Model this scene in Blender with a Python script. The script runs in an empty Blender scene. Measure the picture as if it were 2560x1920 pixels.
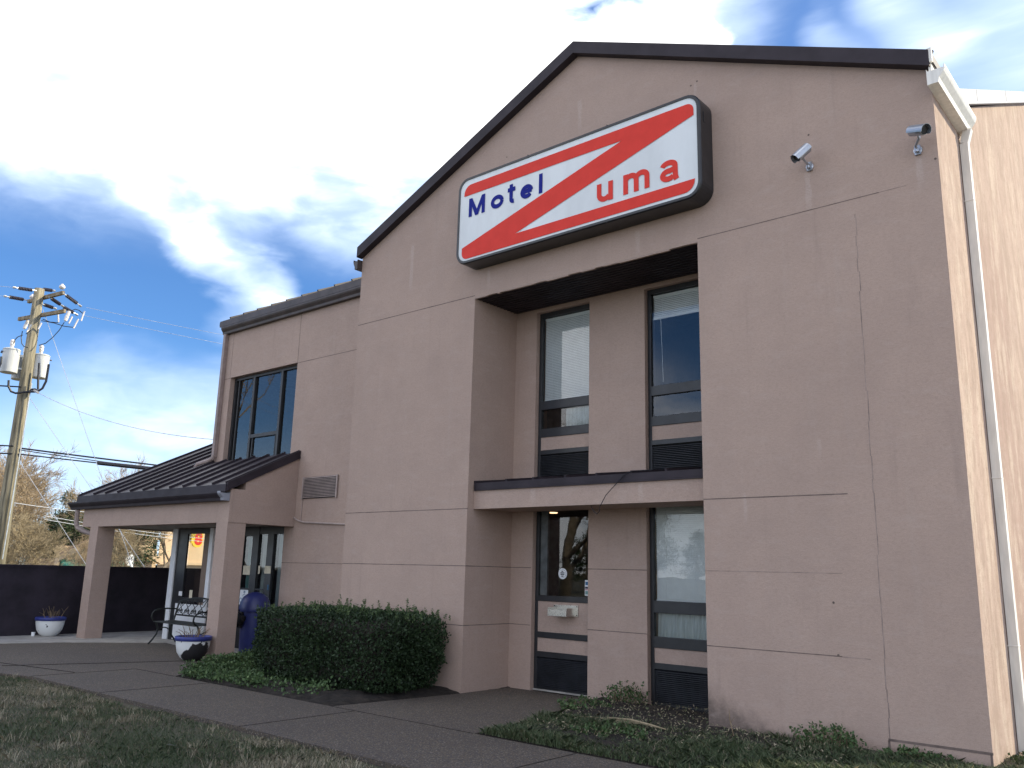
import bpy, math, random
import numpy as np
from mathutils import Vector, Matrix, noise as mnoise
rad = math.radians
random.seed(7)
rng = np.random.default_rng(11)
S = bpy.context.scene
COL = S.collection

# ------------------------------------------------------------------ camera
CAM = Vector((1.9727, -9.0783, 1.6570))
cr = Vector((0.76193164, 0.64717315, 0.0250417))
cu = Vector((0.12157323, -0.18089466, 0.97595956))
cf = Vector((-0.63614474, 0.74057007, 0.2165083))
cam = bpy.data.cameras.new('camera')
cam.sensor_width = 36.0
cam.lens = 29.853
cam.clip_start = 0.05
cam.clip_end = 3000
camo = bpy.data.objects.new('camera', cam)
COL.objects.link(camo)
M = Matrix((cr, cu, -cf)).transposed().to_4x4()
M.translation = CAM
camo.matrix_world = M
S.camera = camo

# ------------------------------------------------------------------ light, sky, exposure
SUN = Vector((0.60, 0.66, 0.60)).normalized()          # direction towards the sun
SKY_STRENGTH = 0.076
S.view_settings.view_transform = 'Standard'
S.view_settings.look = 'None'
S.view_settings.gamma = 1.0
S.view_settings.exposure = 0.88
try:
    S.cycles.use_denoising = True
    S.cycles.max_bounces = 8
    S.cycles.transparent_max_bounces = 16
    S.cycles.sample_clamp_indirect = 6.0
except Exception:
    pass
sl = bpy.data.lights.new('sun', 'SUN')
sl.energy = 3.9
sl.angle = rad(0.53)
sl.color = (1.0, 0.885, 0.64)
so = bpy.data.objects.new('sun', sl)
COL.objects.link(so)
so.rotation_euler = SUN.to_track_quat('Z', 'Y').to_euler()
so.location = (20, 20, 40)


class NT:
    """small helper for node trees"""
    def __init__(s, tree):
        s.t = tree; s.n = tree.nodes; s.l = tree.links
        s.n.clear()
    def node(s, typ, **kw):
        n = s.n.new(typ)
        for k, v in kw.items():
            setattr(n, k, v)
        return n
    def put(s, sock, v):
        if v is None: return
        if hasattr(v, 'is_output') or isinstance(v, bpy.types.NodeSocket): s.l.new(v, sock)
        else: sock.default_value = v
    def math(s, op, a, b=None, c=None, clamp=False):
        n = s.node('ShaderNodeMath', operation=op); n.use_clamp = clamp
        s.put(n.inputs[0], a); s.put(n.inputs[1], b); s.put(n.inputs[2], c)
        return n.outputs[0]
    def vmath(s, op, a, b=None, scale=None):
        n = s.node('ShaderNodeVectorMath', operation=op)
        s.put(n.inputs[0], a); s.put(n.inputs[1], b)
        if scale is not None: s.put(n.inputs['Scale'], scale)
        return n.outputs['Value'] if op in ('DOT_PRODUCT', 'LENGTH') else n.outputs[0]
    def smooth(s, x, a, b):
        n = s.node('ShaderNodeMapRange', interpolation_type='SMOOTHSTEP')
        s.put(n.inputs[0], x); s.put(n.inputs[1], a); s.put(n.inputs[2], b)
        return n.outputs[0]
    def noise(s, vec, scale, detail=4, rough=.55, dist=0.0, out='Fac'):
        n = s.node('ShaderNodeTexNoise')
        s.put(n.inputs['Vector'], vec)
        n.inputs['Scale'].default_value = scale; n.inputs['Detail'].default_value = detail
        n.inputs['Roughness'].default_value = rough; n.inputs['Distortion'].default_value = dist
        return n.outputs[out]
    def mix(s, f, a, b, blend='MIX'):
        n = s.node('ShaderNodeMix', data_type='RGBA', blend_type=blend)
        s.put(n.inputs[0], f)
        s.put(n.inputs[6], a if not isinstance(a, tuple) else (*a, 1)[:4])
        s.put(n.inputs[7], b if not isinstance(b, tuple) else (*b, 1)[:4])
        return n.outputs[2]
    def mapping(s, vec, sc=(1, 1, 1), rot=(0, 0, 0), loc=(0, 0, 0)):
        n = s.node('ShaderNodeMapping')
        s.put(n.inputs[0], vec); n.inputs[1].default_value = loc
        n.inputs[2].default_value = rot; n.inputs[3].default_value = sc
        return n.outputs[0]


def make_world():
    w = bpy.data.worlds.new('World'); S.world = w; w.use_nodes = True
    N = NT(w.node_tree)
    out = N.node('ShaderNodeOutputWorld'); bg = N.node('ShaderNodeBackground')
    sky = N.node('ShaderNodeTexSky', sky_type='NISHITA')
    sky.sun_disc = False
    sky.sun_elevation = math.asin(SUN.z)
    sky.sun_rotation = math.atan2(SUN.x, SUN.y)
    sky.air_density = 1.0; sky.dust_density = 0.25; sky.ozone_density = 2.6; sky.altitude = 50
    tc = N.node('ShaderNodeTexCoord')
    v0 = tc.outputs['Generated']
    # warp the lookup so that cloud edges fray
    nz = N.noise(v0, 3.2, 5, .55, out='Color')
    w1 = N.vmath('SUBTRACT', nz, (.5, .5, .5))
    fr = N.vmath('SCALE', w1, scale=0.10)
    # streaky second warp, drawn out along the cirrus direction
    cirrus = N.mapping(v0, (3.0, 9.0, 20.0), rot=(0, rad(-32), rad(28)))
    nz2 = N.noise(cirrus, 1.6, 5, .5, .3, out='Color')
    w2 = N.vmath('SCALE', N.vmath('SUBTRACT', nz2, (.5, .5, .5)), scale=0.045)
    v = N.vmath('NORMALIZE', N.vmath('ADD', N.vmath('ADD', v0, fr), w2))
    nz3 = N.noise(v0, 14.0, 5, .6, out='Color')
    vc = N.vmath('NORMALIZE', N.vmath('ADD', v0, N.vmath('SCALE', N.vmath('SUBTRACT', nz3, (.5, .5, .5)), scale=0.045)))

    def blob(a, b, w, strength, edge=0.0, vec=v):
        a = Vector(a).normalized(); b = Vector(b).normalized()
        c = (a + b).normalized()
        e1 = (b - a); L = e1.length / 2
        e1 = e1.normalized() if L > 1e-5 else c.orthogonal().normalized()
        e2 = c.cross(e1).normalized()
        d1 = N.math('ABSOLUTE', N.vmath('DOT_PRODUCT', vec, tuple(e1)))
        d1 = N.math('MAXIMUM', N.math('SUBTRACT', d1, L), 0.0)
        d2 = N.vmath('DOT_PRODUCT', vec, tuple(e2))
        r = N.math('DIVIDE', N.math('SQRT', N.math('ADD', N.math('MULTIPLY', d1, d1), N.math('MULTIPLY', d2, d2))), w)
        m = N.smooth(r, 1.0, edge)
        front = N.math('GREATER_THAN', N.vmath('DOT_PRODUCT', vec, tuple(c)), 0.0)
        return N.math('MULTIPLY', N.math('MULTIPLY', m, front), strength)
    tot = None
    BL = [  # end directions, angular half width, weight, hard core fraction
        ((-.80, .05, .64), (-.60, .53, .63), .235, 2.3, .12),
        ((-.72, .46, .53), (-.54, .65, .55), .14, 2.1, .15),
        ((-.48, .64, .62), (-.80, .20, .66), .22, 1.8, .3),
        ((-.872, .20, .45), (-.80, .42, .455), .090, .6, 0),
        ((-.875, .25, .415), (-.79, .45, .43), .085, .65, 0),
        ((-.80, .45, .415), (-.68, .590, .445), .075, .60, 0),
        ((-.842, .365, .41), (-.836, .430, .352), .036, .8, 0),
        ((-.836, .430, .352), (-.806, .510, .302), .038, .95, 0),
        ((-.83, .50, .27), (-.80, .54, .25), .04, .25, 0),
        ((-.75, .54, .38), (-.69, .62, .37), .06, .45, 0),
        ((-.90, .40, .165), (-.78, .60, .150), .085, .50, 0),
        ((-.93, .36, .06), (-.60, .79, .06), .13, .45, 0),
        ((-.205, .79, .58), (-.165, .84, .515), .05, .50, 0),
        ((-.275, .79, .56), (-.245, .815, .525), .030, .28, 0),
        ((-.10, .86, .52), (-.04, .90, .45), .13, .45, 0),
        ((-.879, .25, .410), (-.879, .26, .407), .018, .6, 0),
        ((-.735, .395, .565), (-.72, .42, .555), .035, -.8, 0),
    ]
    for a, b, wd, st, ed in BL:
        m = blob(a, b, wd, st, ed)
        tot = m if tot is None else N.math('ADD', tot, m)
    # fine structure
    n4 = N.noise(cirrus, 1.9, 6, .52, .3)
    tot = N.math('MULTIPLY', tot, N.math('ADD', N.math('MULTIPLY', N.smooth(n4, .25, .75), .8), .55))
    # smooth high veil along the lower edge of the big cloud
    vs = N.vmath('NORMALIZE', N.vmath('ADD', v0, N.vmath('SCALE', w1, scale=0.05)))
    veil = N.math('ADD', N.math('MULTIPLY', blob((-.93, .08, .46), (-.62, .64, .47), .19, .85, 0, vs), N.math('ADD', N.math('MULTIPLY', N.smooth(n4, .25, .75), .7), .35)), blob((-.95, .25, .10), (-.70, .70, .10), .15, .20, 0, vs))
    veil = N.math('ADD', veil, blob((-.15, .84, .52), (-.02, .90, .45), .22, .20, 0, vs))
    tot = N.math('ADD', tot, veil)
    cum = blob((-.445, .695, .570), (-.385, .735, .555), .052, 2.2, .45, vc)
    hole = blob((-.50, .625, .60), (-.44, .675, .593), .040, 1.6, .2)
    tot = N.math('SUBTRACT', tot, hole)
    tot = N.math('MAXIMUM', tot, cum)
    dens = N.math('SUBTRACT', 1.0, N.math('EXPONENT', N.math('MULTIPLY', N.math('MAXIMUM', tot, 0.0), -1.55)))
    skyc = N.vmath('SCALE', N.mix(1.0, sky.outputs[0], (.64, .97, 1.34), 'MULTIPLY'), scale=SKY_STRENGTH)
    cloud = N.mix(N.smooth(tot, .5, 1.6), (.58, .70, .90), (.95, .95, .94))
    front = N.mix(dens, skyc, cloud)
    # unseen cumulus behind and above the viewer, brightened to light the shaded facade
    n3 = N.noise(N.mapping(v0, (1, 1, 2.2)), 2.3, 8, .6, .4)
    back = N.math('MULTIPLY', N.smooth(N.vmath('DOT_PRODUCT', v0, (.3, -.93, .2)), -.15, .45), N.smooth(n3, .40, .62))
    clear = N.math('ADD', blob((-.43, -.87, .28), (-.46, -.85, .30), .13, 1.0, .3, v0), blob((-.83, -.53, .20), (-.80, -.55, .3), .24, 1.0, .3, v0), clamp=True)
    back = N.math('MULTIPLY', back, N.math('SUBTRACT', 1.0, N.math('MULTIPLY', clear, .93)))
    sz = N.node('ShaderNodeSeparateXYZ'); N.l.new(v0, sz.inputs[0])
    low = N.math('MULTIPLY', N.smooth(sz.outputs[2], .17, .02), N.smooth(sz.outputs[1], .0, -.5))
    front = N.mix(N.math('MULTIPLY', low, .75), front, (1.0, 1.08, 1.18))
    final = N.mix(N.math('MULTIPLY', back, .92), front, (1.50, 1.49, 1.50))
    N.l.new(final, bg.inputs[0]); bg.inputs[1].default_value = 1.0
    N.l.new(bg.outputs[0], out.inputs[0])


make_world()


# ------------------------------------------------------------------ materials
def principled(name):
    m = bpy.data.materials.new(name); m.use_nodes = True
    N = NT(m.node_tree)
    out = N.node('ShaderNodeOutputMaterial'); b = N.node('ShaderNodeBsdfPrincipled')
    N.l.new(b.outputs[0], out.inputs[0])
    tc = N.node('ShaderNodeTexCoord')
    return m, N, b, tc.outputs['Object']


def mk(name, col, rough=.6, metal=0., var=.18, scale=6., bump=0., bscale=60., spec=.4, stretch=(1, 1, 1), col2=None):
    m, N, b, co = principled(name)
    co = N.mapping(co, stretch)
    f = N.noise(co, scale, 6, .6)
    c2 = col2 or tuple(max(0, c * (1 - var * 2)) for c in col)
    c1 = col if col2 else tuple(min(1, c * (1 + var)) for c in col)
    fm = N.smooth(f, .28, .72)
    N.l.new(N.mix(fm, c1, c2), b.inputs['Base Color'])
    N.put(b.inputs['Roughness'], N.math('ADD', N.math('MULTIPLY', f, .16), rough - .08))
    b.inputs['Metallic'].default_value = metal
    b.inputs['Specular IOR Level'].default_value = spec
    if bump:
        bn = N.node('ShaderNodeBump'); bn.inputs['Strength'].default_value = bump; bn.inputs['Distance'].default_value = .01
        N.l.new(N.noise(co, bscale, 5, .6), bn.inputs['Height'])
        N.l.new(bn.outputs[0], b.inputs['Normal'])
    return m


def stucco_mat():
    m, N, b, co = principled('stucco')
    sep = N.node('ShaderNodeSeparateXYZ'); N.l.new(co, sep.inputs[0])
    x, y, z = sep.outputs
    big = N.smooth(N.noise(co, .55, 5, .6), .3, .7)
    c = N.mix(big, (.470, .352, .294), (.425, .318, .267))
    mid = N.smooth(N.noise(co, 2.6, 6, .65), .35, .75)
    c = N.mix(N.math('MULTIPLY', mid, .30), c, (.345, .262, .225))
    # rain streaks: stretched down the wall
    st = N.smooth(N.noise(N.mapping(co, (5, 5, .35)), 1.0, 6, .65), .52, .78)
    c = N.mix(N.math('MULTIPLY', st, .28), c, (.46, .372, .325))
    st2 = N.smooth(N.noise(N.mapping(co, (8, 8, .5), loc=(3, 1, 7)), 1.0, 6, .65), .56, .8)
    c = N.mix(N.math('MULTIPLY', st2, .33), c, (.235, .18, .165))
    # individual pale run marks: x, top z, bottom z, half width
    runs = None
    for (sx, zt, zb, hw) in [(-1.39, 6.28, 5.80, .045), (-.19, 6.10, 5.75, .05), (-3.69, 6.15, 5.80, .05), (-3.755, 2.80, 2.56, .05),
                             (-4.66, 8.42, 7.95, .045), (-2.80, 7.98, 7.75, .03), (-6.35, 6.2, 5.9, .04), (-5.5, 2.8, 2.6, .06), (-8.1, 7.0, 6.2, .05),
                             (-1.42, 3.15, 2.98, .03), (-2.3, 2.6, 2.3, .03)]:
        wob = N.math('MULTIPLY', N.math('SUBTRACT', N.noise(N.mapping(co, (9, 9, 3)), 2.0, 3), .5), .08)
        dx = N.math('ABSOLUTE', N.math('ADD', N.math('SUBTRACT', x, sx), wob))
        mx = N.smooth(dx, hw, hw * .35)
        mz = N.math('MULTIPLY', N.smooth(z, zb - .12, zb + .2), N.smooth(z, zt + .03, zt - .05))
        r = N.math('MULTIPLY', mx, mz)
        runs = r if runs is None else N.math('MAXIMUM', runs, r)
    front = N.math('LESS_THAN', y, .2)
    runs = N.math('MULTIPLY', runs, front)
    c = N.mix(N.math('MULTIPLY', runs, .34), c, (.56, .47, .43))
    # black mildew low on the right panel
    nd = N.noise(co, 9, 6, .7)
    dd = N.math('ADD', N.math('ADD', N.math('MULTIPLY', N.math('ADD', x, 2.82), .55), N.math('MULTIPLY', z, 1.25)), N.math('MULTIPLY', nd, .55))
    dirt = N.math('MULTIPLY', N.math('MULTIPLY', N.smooth(dd, .98, .52), N.math('GREATER_THAN', x, -2.83)), front)
    c = N.mix(N.math('MULTIPLY', dirt, .82), c, (.075, .062, .055))
    # darker pinkish patch and grime on the end wall
    end = N.math('GREATER_THAN', x, -.005)
    pz = N.math('ADD', N.math('MULTIPLY', N.noise(co, 1.6, 4), 1.6), z)
    patch = N.math('MULTIPLY', N.math('MULTIPLY', N.smooth(pz, 6.95, 6.45), N.smooth(N.math('ADD', y, N.math('MULTIPLY', N.noise(co, 3, 5), .5)), 3.35, 2.95)), N.math('MULTIPLY', end, N.math('GREATER_THAN', y, 1.07)))
    c = N.mix(N.math('MULTIPLY', patch, .55), c, (.33, .22, .19))
    g1 = N.smooth(N.noise(N.mapping(co, (3.2, 3.2, .9)), 1.6, 4, .62), .44, .64)
    c = N.mix(N.math('MULTIPLY', N.math('MULTIPLY', g1, end), .42), c, (.245, .18, .14))
    g2 = N.smooth(N.noise(N.mapping(co, (2.6, 3.4, .8), loc=(9, 4, 2)), 1.5, 4, .62), .48, .66)
    c = N.mix(N.math('MULTIPLY', N.math('MULTIPLY', g2, end), .50), c, (.60, .50, .41))
    g3 = N.smooth(N.noise(N.mapping(co, (1, 1, .7)), 11, 7, .75), .48, .68)
    c = N.mix(N.math('MULTIPLY', N.math('MULTIPLY', g3, end), .50), c, (.25, .185, .145))
    # grain
    gr = N.noise(co, 130, 3, .7)
    c = N.mix(N.smooth(gr, .35, .8), c, N.mix(.5, c, (.22, .17, .15)))
    gr2 = N.noise(N.mapping(co, (1, 1, 2.2)), 26, 5, .72)
    c = N.mix(N.math('MULTIPLY', N.smooth(gr2, .42, .72), .42), c, (.285, .215, .182))
    gr3 = N.noise(N.mapping(co, (.5, .5, 1.6), loc=(2, 5, 3)), 5, 6, .68)
    c = N.mix(N.math('MULTIPLY', N.smooth(gr3, .50, .75), .30), c, (.46, .372, .33))
    N.l.new(c, b.inputs['Base Color'])
    b.inputs['Roughness'].default_value = .92; b.inputs['Specular IOR Level'].default_value = .2
    bn = N.node('ShaderNodeBump'); bn.inputs['Strength'].default_value = .55; bn.inputs['Distance'].default_value = .006
    h = N.math('ADD', N.noise(co, 110, 4, .7), N.math('MULTIPLY', N.noise(co, 14, 4, .6), 1.3))
    N.l.new(h, bn.inputs['Height']); N.l.new(bn.outputs[0], b.inputs['Normal'])
    return m


def glass_mat(name='window_glass', ior=1.66, tint=(.88, .91, .92)):
    m = bpy.data.materials.new(name); m.use_nodes = True
    N = NT(m.node_tree)
    out = N.node('ShaderNodeOutputMaterial')
    tr = N.node('ShaderNodeBsdfTransparent'); tr.inputs[0].default_value = (*tint, 1)
    gl = N.node('ShaderNodeBsdfGlossy'); gl.inputs[0].default_value = (1, 1, 1, 1); gl.inputs['Roughness'].default_value = .0
    fr = N.node('ShaderNodeFresnel'); fr.inputs[0].default_value = ior
    tc = N.node('ShaderNodeTexCoord')
    bn = N.node('ShaderNodeBump'); bn.inputs['Strength'].default_value = .05; bn.inputs['Distance'].default_value = .02
    N.l.new(N.noise(tc.outputs['Object'], 1.6, 2, .5), bn.inputs['Height'])
    N.l.new(bn.outputs[0], gl.inputs['Normal'])
    mx = N.node('ShaderNodeMixShader')
    N.l.new(fr.outputs[0], mx.inputs[0]); N.l.new(tr.outputs[0], mx.inputs[1]); N.l.new(gl.outputs[0], mx.inputs[2])
    N.l.new(mx.outputs[0], out.inputs[0])
    return m


def leaf_mat(name, stops, rough=.6, trans=.25):
    """colour by a random number stored per leaf"""
    m, N, b, co = principled(name)
    at = N.node('ShaderNodeAttribute', attribute_name='rnd')
    rp = N.node('ShaderNodeValToRGB')
    els = rp.color_ramp.elements
    while len(els) < len(stops): els.new(.5)
    for e, (p, c) in zip(els, stops):
        e.position = p; e.color = (*c, 1)
    N.l.new(at.outputs['Fac'], rp.inputs[0]); N.l.new(rp.outputs[0], b.inputs['Base Color'])
    b.inputs['Roughness'].default_value = rough; b.inputs['Specular IOR Level'].default_value = .3
    return m


def ground_mat():
    m, N, b, co = principled('turf_soil')
    f = N.smooth(N.noise(co, 1.3, 6, .65), .38, .62)
    c = N.mix(f, (.095, .078, .055), (.058, .068, .034))
    c = N.mix(N.math('MULTIPLY', N.smooth(N.noise(co, 16, 6, .7), .4, .75), .6), c, (.125, .098, .062))
    N.l.new(c, b.inputs['Base Color']); b.inputs['Roughness'].default_value = .95
    bn = N.node('ShaderNodeBump'); bn.inputs['Strength'].default_value = .8; bn.inputs['Distance'].default_value = .03
    N.l.new(N.noise(co, 40, 6, .7), bn.inputs['Height']); N.l.new(bn.outputs[0], b.inputs['Normal'])
    return m


def aggregate_mat():
    m, N, b, co = principled('exposed_aggregate')
    vo = N.node('ShaderNodeTexVoronoi'); vo.inputs['Scale'].default_value = 75
    N.l.new(co, vo.inputs['Vector'])
    big = N.smooth(N.noise(co, .8, 5, .6), .35, .7)
    c = N.mix(big, (.098, .072, .049), (.138, .104, .067))
    sepc = N.node('ShaderNodeSeparateColor'); N.l.new(vo.outputs['Color'], sepc.inputs[0])
    r = sepc.outputs[0]
    c = N.mix(N.smooth(r, .45, .75), c, (.038, .033, .030))
    c = N.mix(N.smooth(r, .80, .92), c, (.21, .18, .15))
    c = N.mix(N.smooth(vo.outputs['Distance'], .35, .75), c, (.06, .052, .048))
    st = N.smooth(N.noise(co, 2.2, 6, .7), .55, .8)
    c = N.mix(N.math('MULTIPLY', st, .5), c, (.075, .065, .058))
    N.l.new(c, b.inputs['Base Color']); b.inputs['Roughness'].default_value = .85
    bn = N.node('ShaderNodeBump'); bn.inputs['Strength'].default_value = .5; bn.inputs['Distance'].default_value = .006
    N.l.new(vo.outputs['Distance'], bn.inputs['Height']); N.l.new(bn.outputs[0], b.inputs['Normal'])
    return m


def pot_mat(z0, kx, k0):
    m, N, b, co = principled('flaking_white_paint')
    sep = N.node('ShaderNodeSeparateXYZ'); N.l.new(co, sep.inputs[0])
    n = N.noise(co, 7, 5, .6)
    f = N.math('ADD', N.math('SUBTRACT', N.math('ADD', N.math('MULTIPLY', sep.outputs[0], kx), k0), sep.outputs[2]), N.math('MULTIPLY', N.math('SUBTRACT', n, .5), .35))
    spot = N.smooth(N.noise(N.mapping(co, loc=(4, 2, z0)), 9, 2, .4), .69, .71)
    f = N.math('MAXIMUM', N.smooth(f, .0, .012), spot)
    c = N.mix(f, (.72, .74, .74), (.022, .022, .025))
    N.l.new(c, b.inputs['Base Color']); b.inputs['Roughness'].default_value = .45
    return m


MAT = {}
MAT['stucco'] = stucco_mat()
MAT['faintjoint'] = mk('filled_joint', (.295, .230, .205), .95)
MAT['joint'] = mk('stucco_joint', (.17, .13, .115), .95)
MAT['brown'] = mk('dark_brown_metal', (.034, .027, .034), .55, var=.12, scale=3, spec=.22)
MAT['roof'] = mk('standing_seam_metal', (.036, .029, .037), .48, var=.14, scale=1.6, spec=.35, stretch=(1, .4, 1))
MAT['gutterbrown'] = mk('brown_gutter_paint', (.060, .046, .044), .45, var=.15, scale=4)
MAT['taupe'] = mk('taupe_gutter_paint', (.30, .235, .215), .5, var=.1)
MAT['white'] = mk('white_gutter_paint', (.76, .74, .69), .45, var=.06, scale=3, stretch=(6, 6, 1))
MAT['coping'] = mk('pale_coping_metal', (.27, .285, .33), .5, var=.05)
MAT['frame'] = mk('dark_bronze_aluminium', (.020, .021, .024), .4, var=.15, spec=.5)
MAT['louver'] = mk('dark_grille', (.026, .028, .034), .45, var=.15)
MAT['glass'] = glass_mat()
MAT['clearglass'] = glass_mat('clear_glass', 1.45, (.86, .88, .86))
MAT['blind'] = mk('white_blind', (.88, .89, .87), .6, var=.03)
MAT['room'] = mk('dim_room', (.11, .115, .115), .9)
MAT['roompale'] = mk('pale_room', (.20, .21, .21), .9)
MAT['curtain'] = mk('pale_curtain', (.55, .60, .58), .9, var=.1, scale=3, stretch=(12, 12, .6))
MAT['tealcurtain'] = mk('teal_curtain', (.16, .30, .29), .9, var=.2, scale=3, stretch=(12, 12, .6))
MAT['cream'] = mk('cream_paper', (.66, .60, .46), .8, var=.1)
MAT['paper'] = mk('white_paper', (.78, .80, .82), .6, var=.04)
MAT['ventmetal'] = mk('painted_vent', (.38, .31, .285), .55, var=.1)
MAT['signframe'] = mk('black_sign_cabinet', (.016, .018, .022), .35, var=.15, spec=.5)
MAT['signwhite'] = mk('sign_face', (.67, .71, .73), .32, var=.05, scale=2.2, stretch=(1, 1, .35))
MAT['signred'] = mk('sign_red', (.68, .050, .036), .55, var=.03, spec=.15)
MAT['signblue'] = mk('sign_blue', (.010, .018, .22), .6, var=.03, spec=.12)
MAT['steel'] = mk('brushed_steel', (.60, .59, .56), .28, 1.0, var=.08, scale=30, stretch=(1, 8, 8))
MAT['camera'] = mk('camera_silver', (.42, .45, .50), .3, .75, var=.05)
MAT['lens'] = mk('black_plastic', (.015, .016, .02), .25)
MAT['agg'] = aggregate_mat()
MAT['slab'] = mk('porch_concrete', (.36, .34, .31), .9, var=.12, scale=3, bump=.3)
MAT['turf'] = ground_mat()
MAT['soil'] = mk('dark_soil', (.024, .0185, .0145), .98, var=.35, scale=9, bump=1.0, bscale=45)
MAT['asphalt'] = mk('asphalt', (.13, .125, .118), .9, var=.2, scale=2, bump=.4, bscale=90)
MAT['fence'] = mk('dark_purple_paint', (.022, .0165, .026), .75, var=.22, scale=2.2, bump=.15, bscale=30)
MAT['porchceil'] = mk('porch_ceiling', (.42, .38, .34), .8)
MAT['columnside'] = MAT['stucco']
MAT['iron'] = mk('black_iron', (.018, .022, .020), .45, var=.2)
MAT['bluebin'] = mk('blue_plastic', (.022, .030, .135), .42, var=.08, spec=.5)
MAT['bag'] = mk('black_bin_liner', (.010, .010, .011), .3, var=.3, scale=20, bump=.5, bscale=18)
MAT['potblue'] = mk('blue_rim_paint', (.030, .042, .20), .45, var=.12)
MAT['deadplant'] = mk('dead_stems', (.22, .16, .10), .9, var=.3)
MAT['wood'] = mk('weathered_pole_wood', (.27, .24, .17), .9, var=.30, scale=2.0, bump=.5, bscale=25, stretch=(7, 7, .5))
MAT['armwood'] = mk('crossarm_wood', (.27, .22, .15), .9, var=.25, scale=5)
MAT['grey'] = mk('transformer_grey', (.56, .57, .56), .42, var=.06, scale=2)
MAT['porcelain'] = mk('white_porcelain', (.74, .70, .68), .25, var=.06)
MAT['polymer'] = mk('grey_polymer', (.075, .065, .085), .5)
MAT['galv'] = mk('galvanised_steel', (.55, .55, .55), .35, .8, var=.1)
MAT['cable'] = mk('black_cable', (.016, .017, .026), .5)
MAT['wire'] = mk('bright_wire', (.62, .62, .64), .4, .3)
MAT['bldcream'] = mk('cream_render', (.62, .46, .30), .9, var=.07, scale=.4)
MAT['bldshade'] = mk('shaded_render', (.26, .17, .115), .9, var=.08, scale=.4)  # shade of the office side wall put into a darker render colour
MAT['darkglass'] = mk('dark_glazing', (.018, .022, .026), .15, var=.2, scale=.5)
MAT['awning'] = mk('green_canvas', (.085, .30, .215), .8, var=.08)
MAT['signyellow'] = mk('yellow_face', (.80, .56, .05), .5, var=.03)
MAT['bark'] = mk('grey_bark', (.20, .165, .125), .95, var=.3, scale=6, bump=.6, bscale=20, stretch=(3, 3, .6))
MAT['twig'] = mk('brown_twigs', (.37, .28, .18), .95, var=.25, scale=1.2)
MAT['twigpale'] = mk('pale_twigs', (.36, .29, .185), .95, var=.25, scale=1.2)
MAT['decalred'] = mk('decal_red', (.42, .05, .07), .5)
MAT['decalblue'] = mk('decal_blue', (.03, .13, .26), .5)
MAT['ink'] = mk('dark_ink', (.03, .035, .06), .5)
MAT['hedge'] = leaf_mat('hedge_leaf', [(0, (.012, .024, .010)), (.6, (.024, .046, .017)), (.93, (.040, .070, .024)), (1, (.075, .115, .04))])
MAT['sprig'] = leaf_mat('hedge_sprig', [(0, (.04, .07, .025)), (1, (.10, .145, .055))])
MAT['cover'] = leaf_mat('ground_cover_leaf', [(0, (.034, .062, .024)), (.6, (.066, .115, .040)), (1, (.125, .175, .068))])
MAT['blade'] = leaf_mat('grass_blade', [(0, (.044, .070, .031)), (.42, (.078, .105, .048)), (.58, (.125, .135, .070)), (.68, (.23, .195, .13)), (.9, (.33, .28, .19)), (1, (.50, .44, .32))])
MAT['pine'] = leaf_mat('pine_needles', [(0, (.020, .040, .016)), (.6, (.040, .068, .026)), (1, (.085, .11, .045))])
lm = bpy.data.materials.new('warm_lamp'); lm.use_nodes = True
_b = lm.node_tree.nodes['Principled BSDF']
_b.inputs['Emission Color'].default_value = (1.0, .62, .32, 1); _b.inputs['Emission Strength'].default_value = 1.6
MAT['lamp'] = lm


# ------------------------------------------------------------------ mesh building
ORG = {}


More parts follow.
